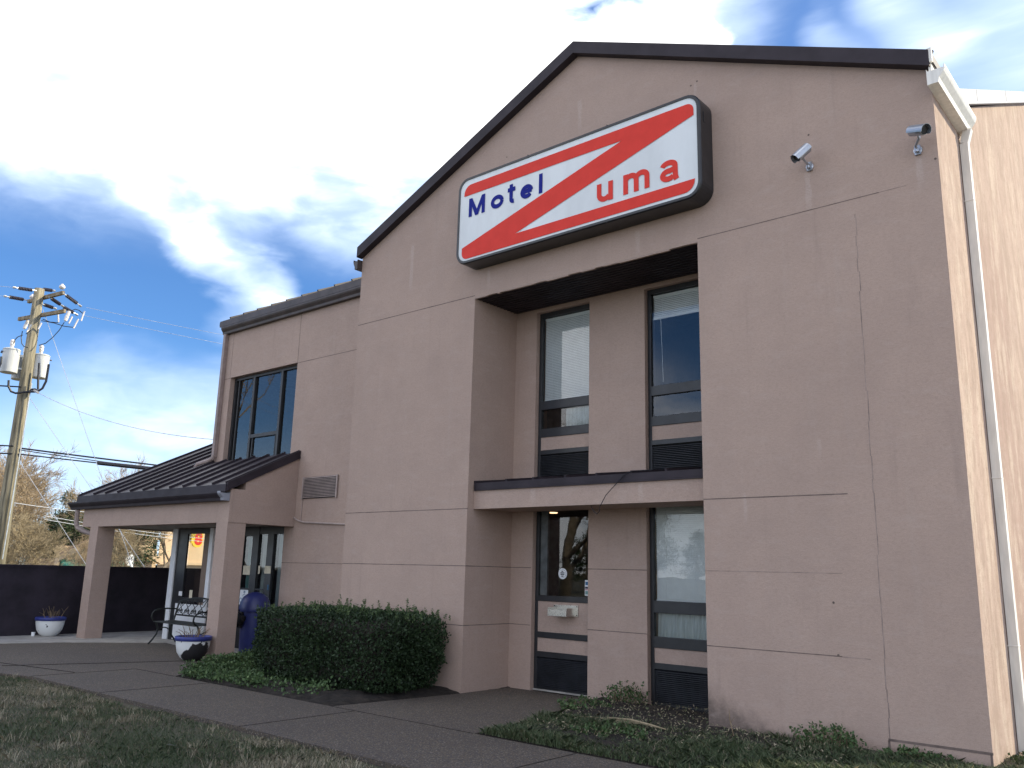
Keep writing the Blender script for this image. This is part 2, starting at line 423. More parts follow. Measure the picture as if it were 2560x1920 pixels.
class MB:
    def __init__(s):
        s.v = []; s.f = []; s.m = []
    def face(s, pts, mi=0):
        i = len(s.v)
        s.v += [tuple(p) for p in pts]
        s.f.append(tuple(range(i, i + len(pts)))); s.m.append(mi)
        return s
    def add(s, vs, fs, mi=0):
        i = len(s.v)
        s.v += [tuple(p) for p in vs]
        for f in fs:
            s.f.append(tuple(i + k for k in f)); s.m.append(mi)
        return s
    def box(s, x0, x1, y0, y1, z0, z1, mi=0):
        vs = [(x0, y0, z0), (x1, y0, z0), (x1, y1, z0), (x0, y1, z0), (x0, y0, z1), (x1, y0, z1), (x1, y1, z1), (x0, y1, z1)]
        return s.add(vs, [(0, 3, 2, 1), (4, 5, 6, 7), (0, 1, 5, 4), (1, 2, 6, 5), (2, 3, 7, 6), (3, 0, 4, 7)], mi)
    def beam(s, p0, p1, w, h, up=(0, 0, 1), mi=0):
        """rectangular bar; h measured along up, bar sits centred on the line"""
        p0 = Vector(p0); p1 = Vector(p1); d = (p1 - p0).normalized()
        sd = d.cross(Vector(up)).normalized() * (w / 2); u = sd.cross(d).normalized() * (h / 2)
        vs = [p0 - sd - u, p0 + sd - u, p0 + sd + u, p0 - sd + u, p1 - sd - u, p1 + sd - u, p1 + sd + u, p1 - sd + u]
        return s.add(vs, [(0, 1, 2, 3), (7, 6, 5, 4), (0, 4, 5, 1), (1, 5, 6, 2), (2, 6, 7, 3), (3, 7, 4, 0)], mi)
    def tube(s, pts, r, n=8, mi=0, caps=True):
        pts = [Vector(p) for p in pts]
        rs = r if isinstance(r, (list, tuple)) else [r] * len(pts)
        rings = []
        prev = None
        for k, p in enumerate(pts):
            d = (pts[min(k + 1, len(pts) - 1)] - pts[max(k - 1, 0)])
            d = d.normalized() if d.length > 1e-9 else Vector((0, 0, 1))
            if prev is None:
                a = d.orthogonal().normalized()
            else:
                a = prev - d * prev.dot(d)
                a = a.normalized() if a.length > 1e-6 else d.orthogonal().normalized()
            prev = a; b = d.cross(a)
            rings.append([p + (a * math.cos(t) + b * math.sin(t)) * rs[k] for t in [2 * math.pi * q / n for q in range(n)]])
        vs = [v for ring in rings for v in ring]; fs = []
        for k in range(len(pts) - 1):
            for q in range(n):
                fs.append((k * n + q, k * n + (q + 1) % n, (k + 1) * n + (q + 1) % n, (k + 1) * n + q))
        if caps:
            fs.append(tuple(range(n - 1, -1, -1))); L = (len(pts) - 1) * n
            fs.append(tuple(range(L, L + n)))
        return s.add(vs, fs, mi)
    def lathe(s, c, prof, n=28, mi=0, axis=None):
        c = Vector(c); ax = Vector(axis).normalized() if axis else Vector((0, 0, 1))
        a = ax.orthogonal().normalized(); b = ax.cross(a)
        vs = []; fs = []
        for (r, z) in prof:
            for q in range(n):
                t = 2 * math.pi * q / n
                vs.append(c + ax * z + (a * math.cos(t) + b * math.sin(t)) * r)
        for k in range(len(prof) - 1):
            for q in range(n):
                fs.append((k * n + q, k * n + (q + 1) % n, (k + 1) * n + (q + 1) % n, (k + 1) * n + q))
        return s.add(vs, fs, mi)
    def prism(s, poly, axis, a, b, mi=0, mi_cap=None):
        """poly in the two other coordinates, extruded along axis from a to b"""
        def P(u, v, t):
            return {'x': (t, u, v), 'y': (u, t, v), 'z': (u, v, t)}[axis]
        n = len(poly)
        vs = [P(u, v, a) for u, v in poly] + [P(u, v, b) for u, v in poly]
        i = len(s.v); s.v += vs
        for k in range(n):
            s.f.append((i + k, i + (k + 1) % n, i + n + (k + 1) % n, i + n + k)); s.m.append(mi)
        mc = mi if mi_cap is None else mi_cap
        s.f.append(tuple(i + k for k in range(n))); s.m.append(mc)
        s.f.append(tuple(i + n + k for k in range(n - 1, -1, -1))); s.m.append(mc)
        return s
    def wall(s, axis, c, us, vs, holes=(), mi=0):
        """sheet at axis=c, split on the break lists us (horizontal) and vs (z), leaving holes (u0,u1,v0,v1)"""
        for i in range(len(us) - 1):
            for j in range(len(vs) - 1):
                um = (us[i] + us[i + 1]) / 2; vm = (vs[j] + vs[j + 1]) / 2
                if any(h[0] < um < h[1] and h[2] < vm < h[3] for h in holes): continue
                q = [(us[i], vs[j]), (us[i + 1], vs[j]), (us[i + 1], vs[j + 1]), (us[i], vs[j + 1])]
                s.face([(u, c, v) if axis == 'y' else (c, u, v) for u, v in q], mi)
        return s
    def build(s, name, mats, parent=None, smooth=False, origin=(0, 0, 0), bevel=0, weld=False):
        og = ORG.get(parent, None) if parent else Vector(origin)
        me = bpy.data.meshes.new(name)
        me.from_pydata([(v[0] - og[0], v[1] - og[1], v[2] - og[2]) for v in s.v], [], s.f)
        for m in (mats if isinstance(mats, (list, tuple)) else [mats]): me.materials.append(m)
        me.polygons.foreach_set('material_index', s.m)
        if smooth: me.polygons.foreach_set('use_smooth', [True] * len(s.f))
        me.update()
        o = bpy.data.objects.new(name, me); COL.objects.link(o)
        if parent: o.parent = parent; ORG[o] = og
        else: o.location = og; ORG[o] = og
        if bevel:
            b = o.modifiers.new('soft_edges', 'BEVEL'); b.width = bevel; b.segments = 2; b.limit_method = 'ANGLE'; b.angle_limit = rad(40)
            b.harden_normals = False
        return o


def tag(o, label=None, cat=None, group=None, kind=None):
    if label: o['label'] = label
    if cat: o['category'] = cat
    if group: o['group'] = group
    if kind: o['kind'] = kind
    return o


def thing(name, label, cat, loc=(0, 0, 0), group=None):
    o = bpy.data.objects.new(name, None); COL.objects.link(o)
    o.location = loc; o.empty_display_size = .2; ORG[o] = Vector(loc)
    return tag(o, label, cat, group)


def arrays(name, V, F, mat, rnd=None, parent=None, origin=(0, 0, 0), smooth=False):
    """mesh from numpy arrays; F is (n, k)"""
    og = np.array(ORG[parent] if parent else origin, dtype=float)
    me = bpy.data.meshes.new(name)
    V = np.asarray(V, dtype=np.float32) - og.astype(np.float32); F = np.asarray(F, dtype=np.int32)
    n, k = F.shape
    me.vertices.add(len(V)); me.vertices.foreach_set('co', V.ravel())
    me.loops.add(n * k); me.loops.foreach_set('vertex_index', F.ravel())
    me.polygons.add(n); me.polygons.foreach_set('loop_start', np.arange(0, n * k, k, dtype=np.int32))
    if rnd is not None:
        a = me.attributes.new('rnd', 'FLOAT', 'FACE'); a.data.foreach_set('value', np.asarray(rnd, dtype=np.float32))
    me.materials.append(mat)
    me.update(calc_edges=True)
    if smooth: me.polygons.foreach_set('use_smooth', [True] * n)
    o = bpy.data.objects.new(name, me); COL.objects.link(o)
    if parent: o.parent = parent; ORG[o] = ORG[parent]
    else: o.location = tuple(og); ORG[o] = Vector(origin)
    return o


def text_mesh(txt, h_box, y, mat_i, mb, bold=0.0, shear=0.0, axis='y', mirror=False):
    """write one string inside the box (x0, x1, z0, z1) on the plane axis = y; adds to mb"""
    cu_ = bpy.data.curves.new('t', 'FONT'); cu_.body = txt; cu_.size = 1.0; cu_.offset = bold; cu_.shear = shear
    cu_.resolution_u = 4
    ob = bpy.data.objects.new('t', cu_); COL.objects.link(ob)
    dg = bpy.context.evaluated_depsgraph_get()
    me = bpy.data.meshes.new_from_object(ob.evaluated_get(dg))
    vs = np.array([v.co[:] for v in me.vertices]); fs = [tuple(p.vertices) for p in me.polygons]
    bpy.data.objects.remove(ob); bpy.data.curves.remove(cu_); bpy.data.meshes.remove(me)
    x0, x1, z0, z1 = h_box
    mn = vs.min(0); mx = vs.max(0)
    u = (vs[:, 0] - mn[0]) / (mx[0] - mn[0])
    if mirror: u = 1 - u
    X = x0 + u * (x1 - x0); Z = z0 + (vs[:, 1] - mn[1]) / (mx[1] - mn[1]) * (z1 - z0)
    mb.add([(a, y, c) if axis == 'y' else (y, a, c) for a, c in zip(X, Z)], fs, mat_i)


def rrect(x0, x1, z0, z1, r, n=7):
    p = []
    for cx, cz, a0 in ((x1 - r, z1 - r, 0), (x0 + r, z1 - r, 90), (x0 + r, z0 + r, 180), (x1 - r, z0 + r, 270)):
        for k in range(n + 1):
            a = rad(a0 + 90 * k / n); p.append((cx + r * math.cos(a), cz + r * math.sin(a)))
    return p


def polar(az, el, d):
    """point along a direction read off the image: bearing left of +y, elevation, horizontal distance, from the photographer's standpoint"""
    a = rad(az)
    return Vector((CAM.x - d * math.sin(a), CAM.y + d * math.cos(a), CAM.z + d * math.tan(rad(el))))


def arc_pts(c, r, a0, a1, n, plane='yz', sx=1.0):
    o = []
    for k in range(n + 1):
        a = rad(a0 + (a1 - a0) * k / n)
        u, w = r * math.cos(a) * sx, r * math.sin(a)
        o.append((c[0], c[1] + u, c[2] + w) if plane == 'yz' else (c[0] + u, c[1], c[2] + w) if plane == 'xz' else (c[0] + u, c[1] + w, c[2]))
    return o


def sag(p0, p1, s, n=16):
    p0 = Vector(p0); p1 = Vector(p1)
    return [p0.lerp(p1, k / n) - Vector((0, 0, s * 4 * (k / n) * (1 - k / n))) for k in range(n + 1)]


# ------------------------------------------------------------------ dimensions of the motel
W = 9.405; XL, XR = -6.622, -2.818; RY = 1.008; B = 1.06
P1, P2 = -5.1825, -4.2184
JX0, JX1 = -6.20, -3.20
J = [.905, 1.732, 2.55, 5.806]; SOF = 5.763
EAVE = 7.09; APX, APZ = -4.7025, 9.19
XB = -15.60; RIDGE_Y, RIDGE_Z = 6.5, 9.75
DEPTH = 12.0

# ------------------------------------------------------------------ ground
g = MB()
g.face([(-900, -900, -.05), (900, -900, -.05), (900, 900, -.05), (-900, 900, -.05)])
tag(g.build('ground', MAT['turf']), kind='structure')
g = MB(); g.box(-60, 60, -44, -13.5, -.2, -.035)
tag(g.build('parking_lot', MAT['asphalt']), kind='structure')
g = MB(); g.box(3.4, 40, -13.4, 30, -.2, -.03)  # unseen pale paving, added to bounce sunlight onto the right wall panel
tag(g.build('bounce_paving', MAT['slab']), kind='structure')
g = MB()
g.prism([(-11.8, -3.66), (7, -3.66), (7, -2.09), (-11.8, -2.09)], 'z', -.12, 0)
g.prism([(-6.82, -2.087), (-4.44, -2.087), (-4.55, -.9), (-5.15, 1.0), (-6.6, 1.0), (-6.6, -.05)], 'z', -.12, -.002)
g.prism([(-30, -4.6), (-13.9, -4.3), (-11.803, -3.66), (-11.803, -2.087), (-10.6, -2.087), (-12.12, -.15), (-12.12, .0), (-15.9, .6), (-17.0, -.95), (-17.6, -2.7), (-30, -3.9)], 'z', -.12, -.004)
for xj in (-9.6, -6.35, -3.1): g.box(xj - .006, xj + .006, -3.66, -2.09, -.01, .0035, 1)
g.box(-6.82, -4.44, -2.100, -2.088, -.01, .0035, 1)
g.box(-11.808, -11.794, -3.66, -2.09, -.01, .0035, 1)
g.box(-11.8, -10.6, -2.097, -2.083, -.01, .0035, 1)
g.beam((-16.5, -3.85, 0), (-11.9, -3.0, 0), .012, .007, mi=1)
g.beam((-13.4, -3.5, 0.0), (-12.2, -.2, 0.0), .012, .007, mi=1)
tag(g.build('walkway', [MAT['agg'], MAT['soil']]), kind='structure')
g = MB(); g.prism([(-19.1, -3.9), (-17.6, -2.7), (-17.0, -.95), (-15.9, .6), (-12.12, .0), (-12.12, 1.05), (-12.6, 1.05), (-16.8, 1.05), (-16.8, 6), (-19.1, 6)], 'z', -.12, .012)
tag(g.build('porch_floor', MAT['slab']), kind='structure')


def bed(name, poly_fn, x0, x1, y0, y1, step, amp, zb):
    nx = int((x1 - x0) / step); ny = int((y1 - y0) / step)
    V = []; F = []
    for j in range(ny + 1):
        for i in range(nx + 1):
            x = x0 + i * step; y = y0 + j * step
            k = poly_fn(x, y)
            z = zb + (amp * k + .035 * mnoise.noise(Vector((x * 5, y * 5, 1))) * min(1, k * 3) + .012 * mnoise.noise(Vector((x * 22, y * 22, 4)))) if k > 0 else -.09
            V.append((x, y, z))
    for j in range(ny):
        for i in range(nx):
            a = j * (nx + 1) + i
            F.append((a, a + 1, a + nx + 2, a + nx + 1))
    o = arrays(name, np.array(V), np.array(F), MAT['soil'], smooth=True)
    return tag(o, kind='structure')


def bedR(x, y):
    e = -4.40 + (y + 2.0) * (-.03 if y < -.9 else -.0)
    if y > -.9: e = -4.52 - (y + .9) * .33
    return max(0, min(1, (x - e) * 3, (y + 2.07) * 2.5, (1.05 - y) * 6))


def bedL(x, y):
    e = -10.62 - (y + 2.07) * .78
    r = -6.83 + (y + 2.07) * .10
    return max(0, min(1, (x - e) * 3, (r - x) * 3, (y + 2.07) * 2.5, 1))


bed('soil', bedR, -5.3, 1.6, -2.2, 1.05, .06, .065, -.012)
bed('soil', bedL, -12.4, -6.5, -2.2, 1.05, .06, .06, -.012)

# ------------------------------------------------------------------ the motel
motel = thing('motel_building', 'two storey taupe stucco motel with gabled front, tall recessed windows and porch', 'building')
ST = [MAT['stucco'], MAT['joint'], MAT['faintjoint']]
JT = .006


def hj(mb, x0, x1, y, z, t=.011, mi=1):      # scored joint lines in the stucco
    mb.box(x0, x1, y - .0015, y + .01, z - t / 2, z + t / 2, mi)


def vj(mb, x, y, z0, z1, t=.013):
    mb.box(x - t / 2, x + t / 2, y - .0015, y + .01, z0, z1, 1)


w = MB()
w.wall('y', 0, [-W, XL, XR, 0], [-.3, SOF, EAVE], [(XL, XR, -.3, SOF)])
w.face([(-W, 0, EAVE), (XL, 0, EAVE), (XR, 0, EAVE), (0, 0, EAVE), (APX, 0, APZ)])
# recess returns, back wall strips, pillar
for x in (XL, XR): w.face([(x, 0, -.3), (x, RY, -.3), (x, RY, SOF), (x, 0, SOF)])
YW = 1.085
for (a, b_) in ((XL, JX0), (P1, P2), (JX1, XR)):
    w.face([(a, RY, -.3), (b_, RY, -.3), (b_, RY, 5.70), (a, RY, 5.70)])
w.face([(XL, RY, 5.70), (XR, RY, 5.70), (XR, RY, SOF + .05), (XL, RY, SOF + .05)])
for x in (JX0, P1, P2, JX1): w.face([(x, RY, -.3), (x, 1.3, -.3), (x, 1.3, 5.70), (x, RY, 5.70)])
for a, b_ in ((JX0, P1), (P2, JX1)): w.face([(a, RY, 5.70), (b_, RY, 5.70), (b_, 1.3, 5.70), (a, 1.3, 5.70)])
# ragged stucco lip under the gable, over the recess
random.seed(3)
x = XL
while x < XR - .02:
    dx = random.uniform(.05, .3); dx = min(dx, XR - x)
    w.box(x + .001, x + dx - .001, .002, .035, SOF - random.uniform(.0, .018), SOF, 0); x += dx
w.face([(-W, 0, -.3), (-W, B, -.3), (-W, B, EAVE), (-W, 0, EAVE)])
hj(w, -W, XL, 0, J[3]); hj(w, XR, -.62, 0, J[3], .010); hj(w, -.6185, -.34, 0, J[3], .006, 2)
for z in J[:3]:
    hj(w, -W, XL, 0, z)
hj(w, XR, -1.30, 0, J[0], .010); hj(w, -1.2985, -1.02, 0, J[0] - .004, .008, 2); hj(w, XR, -1.25, 0, J[1], .007, 2); hj(w, XR, -1.15, 0, J[2], .012)
for z in J[:2]:
    hj(w, XL, JX0 - .02, RY, z); hj(w, P1, P2, RY, z)
    w.box(XL - .01, XL + .0015, .003, RY, z - .006, z + .006, 1)
zz = .16; random.seed(9)
while zz < 5.6:                     # a crack-like seam that wanders as it climbs
    dz = random.uniform(.12, .3); xo = -.885 + random.uniform(-.008, .008)
    w.box(xo - .005, xo + .005, -.0015, .01, zz, min(zz + dz, 5.62), 2); zz += dz + .0005
w.box(-.90, .004, -.004, .01, .155, .178, 1)          # cracked base course
w.box(-.905, -.885, -.004, .01, .0, .16, 1)
w.box(-.02, -.004, -.004, .01, .0, .16, 1)
# screw holes and stains of old fixings
for (hx, hz) in ((-1.36, 1.435), (-1.34, .914), (-2.86, 7.96), (-2.77, 7.99), (-6.05, 7.95), (-.03, 6.02), (-1.35, 6.74)):
    w.prism([(hx + .013 * math.cos(t), hz + .013 * math.sin(t)) for t in [k * math.pi / 4 for k in range(8)]], 'y', -.002, .01, 1)
front = w.build('front_wall', ST, motel)

w = MB()
bw = (-15.17, -12.64, 3.6, 5.815)
dr = (-14.35, -12.63, .0, 2.49); gs = (-16.8, -15.1, .0, 2.49)
w.wall('y', B, [XB, bw[0], dr[0], bw[1], dr[1], -W], [-.3, 0, dr[3], bw[2], bw[3], EAVE], [bw, dr])
w.wall('y', B, [-16.8, -15.75, -15.1001], [-.3, 0, 2.49, 3.9], [(gs[0], gs[1], 0, 2.49), (-15.6, -15.1, 2.49, 9)])
w.face([(XB, B, -.3), (XB, DEPTH, -.3), (XB, DEPTH, EAVE), (XB, B, EAVE)]) if False else None
w.wall('x', XB, [B, 4.2, DEPTH], [2.7, EAVE])
w.face([(XB, B, EAVE), (XB, DEPTH, EAVE), (XB, RIDGE_Y, RIDGE_Z)])
w.wall('y', DEPTH, [XB, 0], [-.3, EAVE])
# end wall: gable strip and gable end share one plane
w.face([(0, 0, -.3), (0, B, -.3), (0, B, EAVE), (0, 0, EAVE)])
w.face([(0, B, -.3), (0, DEPTH, -.3), (0, DEPTH, EAVE), (0, RIDGE_Y, RIDGE_Z - .03), (0, B, EAVE)])
# window and door reveals
for x in bw[:2]: w.face([(x, B, bw[2]), (x, 1.3, bw[2]), (x, 1.3, bw[3]), (x, B, bw[3])])
w.face([(bw[0], B, bw[3]), (bw[1], B, bw[3]), (bw[1], 1.3, bw[3]), (bw[0], 1.3, bw[3])])
for x in dr[:2]: w.face([(x, B, dr[2]), (x, 1.3, dr[2]), (x, 1.3, dr[3]), (x, B, dr[3])])
hj(w, bw[1], -W, B, J[3]); hj(w, XB + .1, bw[0], B, J[3]); hj(w, dr[1], -W, B, J[1])
vj(w, bw[1], B, bw[3], 6.88); vj(w, -15.2, B, 5.82, 6.88, .009)
# side wall of the lobby wing with its big side light
w.wall('x', -16.8, [B, 1.12, 4.6, 6.0], [-.3, .25, 2.40, 2.5], [(1.12, 4.6, .25, 2.40)])
w.wall('y', 6.0, [-16.8, XB], [-.3, 2.5])
wing = w.build('wing_wall', ST, motel)

# soffit over the recess
s = MB(); s.box(XL + .002, XR - .002, .036, RY - .002, SOF, SOF + .03)
for k in range(11):
    y = .10 + k * .083; s.box(XL + .002, XR - .002, y, y + .012, SOF - .010, SOF - .0005)
s.build('soffit', MAT['brown'], motel)

# front gable roof with fascia
r = MB()
sl_ = (APZ - EAVE) / (0 - APX)
T = .10
def pitch(x): return APZ + .02 - sl_ * abs(x - APX)
for sgn, xe, ya, yb in ((1, .05, -.09, 1.05), (1, -.25, 1.051, 5.6), (-1, -W - .05, -.09, 1.05), (-1, -W + .2, 1.051, 5.6)):
    ze = pitch(xe)
    a = [(xe, ya, ze), (APX, ya, APZ + .02), (APX, yb, APZ + .02), (xe, yb, ze)]
    top = [(p[0], p[1], p[2] + T) for p in a]
    r.face(a if sgn > 0 else a[::-1]); r.face(top[::-1] if sgn > 0 else top)
    for k in range(4):
        q = (k + 1) % 4
        r.face([a[k], a[q], top[q], top[k]])
    yy = ya + .03
    while yy < yb - .02:
        r.beam((xe, yy, ze + T + .02), (APX, yy, APZ + .02 + T + .02), .03, .045); yy += .48
groof = r.build('gable_roof', MAT['roof'], motel)
r = MB()
for xe in (.02, -W - .02):
    ze = EAVE - sl_ * .02
    h0, h1 = -.045, .145
    y0, y1 = -.125, -.091
    a = [(xe, y0, ze + h0), (APX, y0, APZ + h0), (APX, y0, APZ + h1), (xe, y0, ze + h1)]
    b_ = [(p[0], y1, p[2]) for p in a]
    r.face(a); r.face(b_[::-1])
    for k in range(4):
        q = (k + 1) % 4; r.face([a[k], b_[k], b_[q], a[q]])
    c = [(xe, y1, ze + h0), (APX, y1, APZ + h0), (APX, .0, APZ + h0), (xe, 0, ze + h0)]
    r.face(c)
r.build('fascia', MAT['brown'], groof)


def kgutter(axis, a, b, base, zb, h, out, sgn, mat, name, parent):
    """K-style gutter; base is the wall coordinate, out its projection, sgn the outward sign"""
    prof = [(base, zb), (base + sgn * out * .60, zb), (base + sgn * out * .66, zb + h * .30), (base + sgn * out * .92, zb + h * .62),
            (base + sgn * out, zb + h * .80), (base + sgn * out, zb + h), (base + sgn * (out - .012), zb + h), (base + sgn * (out - .012), zb + h * .84), (base + sgn * .01, zb + h * .84), (base, zb + h)]
    m = MB(); m.prism(prof, 'x' if axis == 'x' else 'y', a, b)
    return m.build(name, mat, parent)


kgutter('y', -.11, B, -W, 6.82, .18, .115, -1, MAT['gutterbrown'], 'gutter', groof)
kgutter('y', -.20, 1.16, .0, 6.77, .185, .18, 1, MAT['white'], 'gutter', groof)
f_ = MB(); f_.box(.001, .028, -.088, 1.05, 6.957, 7.16); f_.box(.001, .05, -.12, -.089, 7.08, 7.245)
f_.build('eave_trim', MAT['white'], groof)

# main roof
r = MB()
ms = (RIDGE_Z - 7.10) / (RIDGE_Y - .93)
x0, x1 = XB - .06, .015
a = [(x0, .93, 7.085), (x1, .93, 7.085), (x1, RIDGE_Y, RIDGE_Z), (x0, RIDGE_Y, RIDGE_Z)]
for dz, fl in ((0, 0), (.09, 1)):
    p = [(q[0], q[1], q[2] + dz) for q in a]
    r.face(p if fl else p[::-1])
t_ = [(q[0], q[1], q[2] + .09) for q in a]
for k in range(4): r.face([a[k], a[(k + 1) % 4], t_[(k + 1) % 4], t_[k]])
r.face([(x0, RIDGE_Y, RIDGE_Z), (x1, RIDGE_Y, RIDGE_Z), (x1, DEPTH + .2, 7.0), (x0, DEPTH + .2, 7.0)])
r.face([(x0, RIDGE_Y, RIDGE_Z + .09), (x0, DEPTH + .2, 7.09), (x1, DEPTH + .2, 7.09), (x1, RIDGE_Y, RIDGE_Z + .09)])
xx = -15.215
while xx < -.2:
    r.beam((xx, .925, 7.085 + .12), (xx, RIDGE_Y, RIDGE_Z + .115), .035, .055); xx += .545
mroof = r.build('main_roof', MAT['roof'], motel)
kgutter('x', XB + .06, -W - .002, B - .003, 6.87, .165, .15, -1, MAT['gutterbrown'], 'gutter', mroof)
f_ = MB(); f_.box(XB - .02, -W - .004, .915, .93, 7.045, 7.185); f_.build('fascia', MAT['gutterbrown'], mroof)
f_ = MB()
for (ya, yb) in ((B + .02, RIDGE_Y),):
    za, zb = 7.10 + ms * (ya - .93), RIDGE_Z
    f_.prism([(ya, za - .02), (yb, zb - .02), (yb, zb + .165), (ya, za + .165)], 'x', .016, .05)
    f_.prism([(ya, za - .045), (yb, zb - .045), (yb, zb - .021), (ya, za - .021)], 'x', .003, .075)
    for yj in (4.29, 2.1): f_.box(.05, .053, yj, yj + .012, 7.10 + ms * (yj - .93), 7.10 + ms * (yj - .93) + .16)
f_.build('rake_coping', MAT['coping'], mroof)

# white downspout on the end wall
d = MB()
d.box(.006, .095, 1.035, 1.125, .05, 6.62)
d.beam((.05, 1.08, 6.62), (.10, 1.08, 6.79), .088, .088, up=(0, 1, 0))
for z in (5.9, 2.75, 1.05): d.box(.0, .098, 1.029, 1.131, z, z + .014)
d.box(.004, .097, 1.033, 1.127, 2.55, 2.558)
d.build('downspout', MAT['white'], motel, bevel=.006)
# taupe downspout at the left corner, with the elbow spilling on the porch roof
d = MB()
d.box(-15.50, -15.41, .965, 1.05, 4.02, 6.87)
pts = [(-15.455, 1.0, 4.06), (-15.47, .985, 3.98), (-15.56, .95, 3.93), (-15.78, .93, 3.90), (-15.95, .91, 3.87), (-16.01, .90, 3.80), (-16.02, .90, 3.72)]
d.tube(pts, .052, 8)
d.build('downspout', MAT['taupe'], motel)

# windows ---------------------------------------------------------------
def blind(x0, x1, z0, z1, y, parent, pitch=.026, lift=None):
    m = MB()
    z = z1 - .03
    m.box(x0 + .01, x1 - .01, y - .012, y + .025, z1 - .03, z1)
    zb = lift if lift else z0 + .02
    while z > zb:
        m.face([(x0 + .012, y - .006, z - pitch * 1.02), (x1 - .012, y - .006, z - pitch * 1.02), (x1 - .012, y + .007, z), (x0 + .012, y + .007, z)])
        z -= pitch
    m.box(x0 + .012, x1 - .012, y - .016, y + .016, zb - (.045 if lift else .02), zb - .002)
    for xc in (x0 + .16, x1 - .16): m.box(xc - .002, xc + .002, y - .010, y - .008, zb, z1)
    if lift: m.tube([(x0 + .14, y - .03, zb), (x0 + .17, y - .03, z0 + .05)], .004, 5)
    m.build('blind', MAT['blind'], parent)


def louver(x0, x1, z0, z1, parent):
    m = MB(); z = z0 + .01
    m.box(x0, x1, YW + .05, YW + .06, z0, z1)
    while z < z1 - .012:
        m.add([(x0, YW + .004, z), (x1, YW + .004, z), (x1, YW + .045, z + .020), (x0, YW + .045, z + .020),
               (x0, YW + .004, z + .006), (x1, YW + .004, z + .006), (x1, YW + .045, z + .026), (x0, YW + .045, z + .026)],
              [(0, 3, 2, 1), (4, 5, 6, 7), (0, 1, 5, 4), (3, 7, 6, 2)])
        z += .024
    m.build('louver', MAT['louver'], parent)


def bay(x0, x1, rows, zb, zt, label):
    fr = MB(); fw = .055
    fr.box(x0 + .002, x0 + fw, YW, YW + .07, zb, zt); fr.box(x1 - fw, x1 - .002, YW, YW + .07, zb, zt)
    xi0, xi1 = x0 + fw, x1 - fw
    edges = sorted({zt} | {zb})
    # rails fill whatever is not an opening
    rows = sorted(rows, key=lambda q: q[1]); z = zb
    for k, a, b_ in rows:
        if a - z > .003: fr.box(xi0, xi1, YW - .004, YW + .066, z, a)
        z = b_
    if zt - z > .003: fr.box(xi0, xi1, YW - .004, YW + .066, z, zt)
    o = fr.build('window', MAT['frame'], motel, bevel=.004)
    if label: o['label'] = label
    for k, a, b_ in rows:
        if k == 'glass':
            m = MB(); m.face([(xi0, YW + .03, a), (xi1, YW + .03, a), (xi1, YW + .03, b_), (xi0, YW + .03, b_)]); m.build('pane', MAT['glass'], o)
        elif k == 'panel':
            m = MB(); m.box(xi0, xi1, YW + .012, YW + .03, a, b_); m.build('spandrel_panel', MAT['stucco'], o)
        elif k == 'louver': louver(xi0, xi1, a, b_, o)
    return o, xi0, xi1


UP = [('louver', 3.05, 3.43), ('panel', 3.50, 3.70), ('glass', 3.835, 4.13), ('glass', 4.27, 5.63)]
o, a, b_ = bay(JX0, P1, UP, 3.0, 5.70, 'upper window with its white blind fully closed')
blind(a, b_, 4.27, 5.62, YW + .075, o)
m = MB(); m.face([(a + .42, YW + .09, 3.83), (b_, YW + .09, 3.83), (b_, YW + .09, 4.13), (a + .42, YW + .09, 4.13)]); m.build('curtain', MAT['curtain'], o)
o, a, b_ = bay(P2, JX1, UP, 3.0, 5.70, 'upper window with its blind half raised')
blind(a, b_, 4.27, 5.62, YW + .075, o, lift=5.30)
LO1 = [('louver', .04, .465), ('panel', .545, .735), ('panel', .82, 1.255), ('glass', 1.337, 2.72)]
o, a, b_ = bay(JX0, P1, LO1, .02, 2.80, 'service window with dark glass above two stucco panels')
m = MB(); m.box(a + .001, a + .13, YW + .05, YW + .09, 1.34, 2.75); m.build('inner_jamb', MAT['roompale'], o)
m = MB(); m.box(a - .05, b_ + .05, YW - .02, 1.10, .0, .022); m.build('sill', MAT['slab'], o)
# things seen on and just inside the service window
dec = MB()
dec.prism([(-5.708 + .078 * math.cos(t), 1.657 + .078 * math.sin(t)) for t in [k * math.pi / 14 for k in range(28)]], 'y', YW + .024, YW + .028, 0)
dec.prism([(-5.708 + .060 * math.cos(t), 1.657 + .060 * math.sin(t)) for t in [k * math.pi / 14 for k in range(28)]], 'y', YW + .0225, YW + .0238, 2)
dec.prism([(-5.708 + .057 * math.cos(t), 1.657 + .057 * math.sin(t)) for t in [k * math.pi / 14 for k in range(28)]], 'y', YW + .021, YW + .0223, 0)
for k, (hw, zz) in enumerate(((.018, 1.690), (.036, 1.668), (.034, 1.646), (.019, 1.622))):
    q = -hw
    while q < hw - .004:
        ww = random.uniform(.006, .011); dec.box(-5.708 + q, -5.708 + min(q + ww, hw), YW + .019, YW + .0208, zz - .0075, zz + .0075, 1); q += ww + .0025
tag(dec.build('window_sticker', [MAT['paper'], MAT['ink'], MAT['decalblue']]), 'round white sticker with blue ring and four lines of print on service window', 'sticker')
dec = MB()
dec.box(-5.305, -5.242, YW + .022, YW + .027, 1.36, 1.575, 0); dec.box(-5.295, -5.245, YW + .018, YW + .0215, 1.505, 1.555, 1)
dec.box(-5.298, -5.245, YW + .018, YW + .0215, 1.455, 1.485, 2); dec.box(-5.298, -5.245, YW + .018, YW + .0215, 1.435, 1.447, 3)
dec.box(-5.295, -5.25, YW + .018, YW + .0215, 1.375, 1.425, 4)
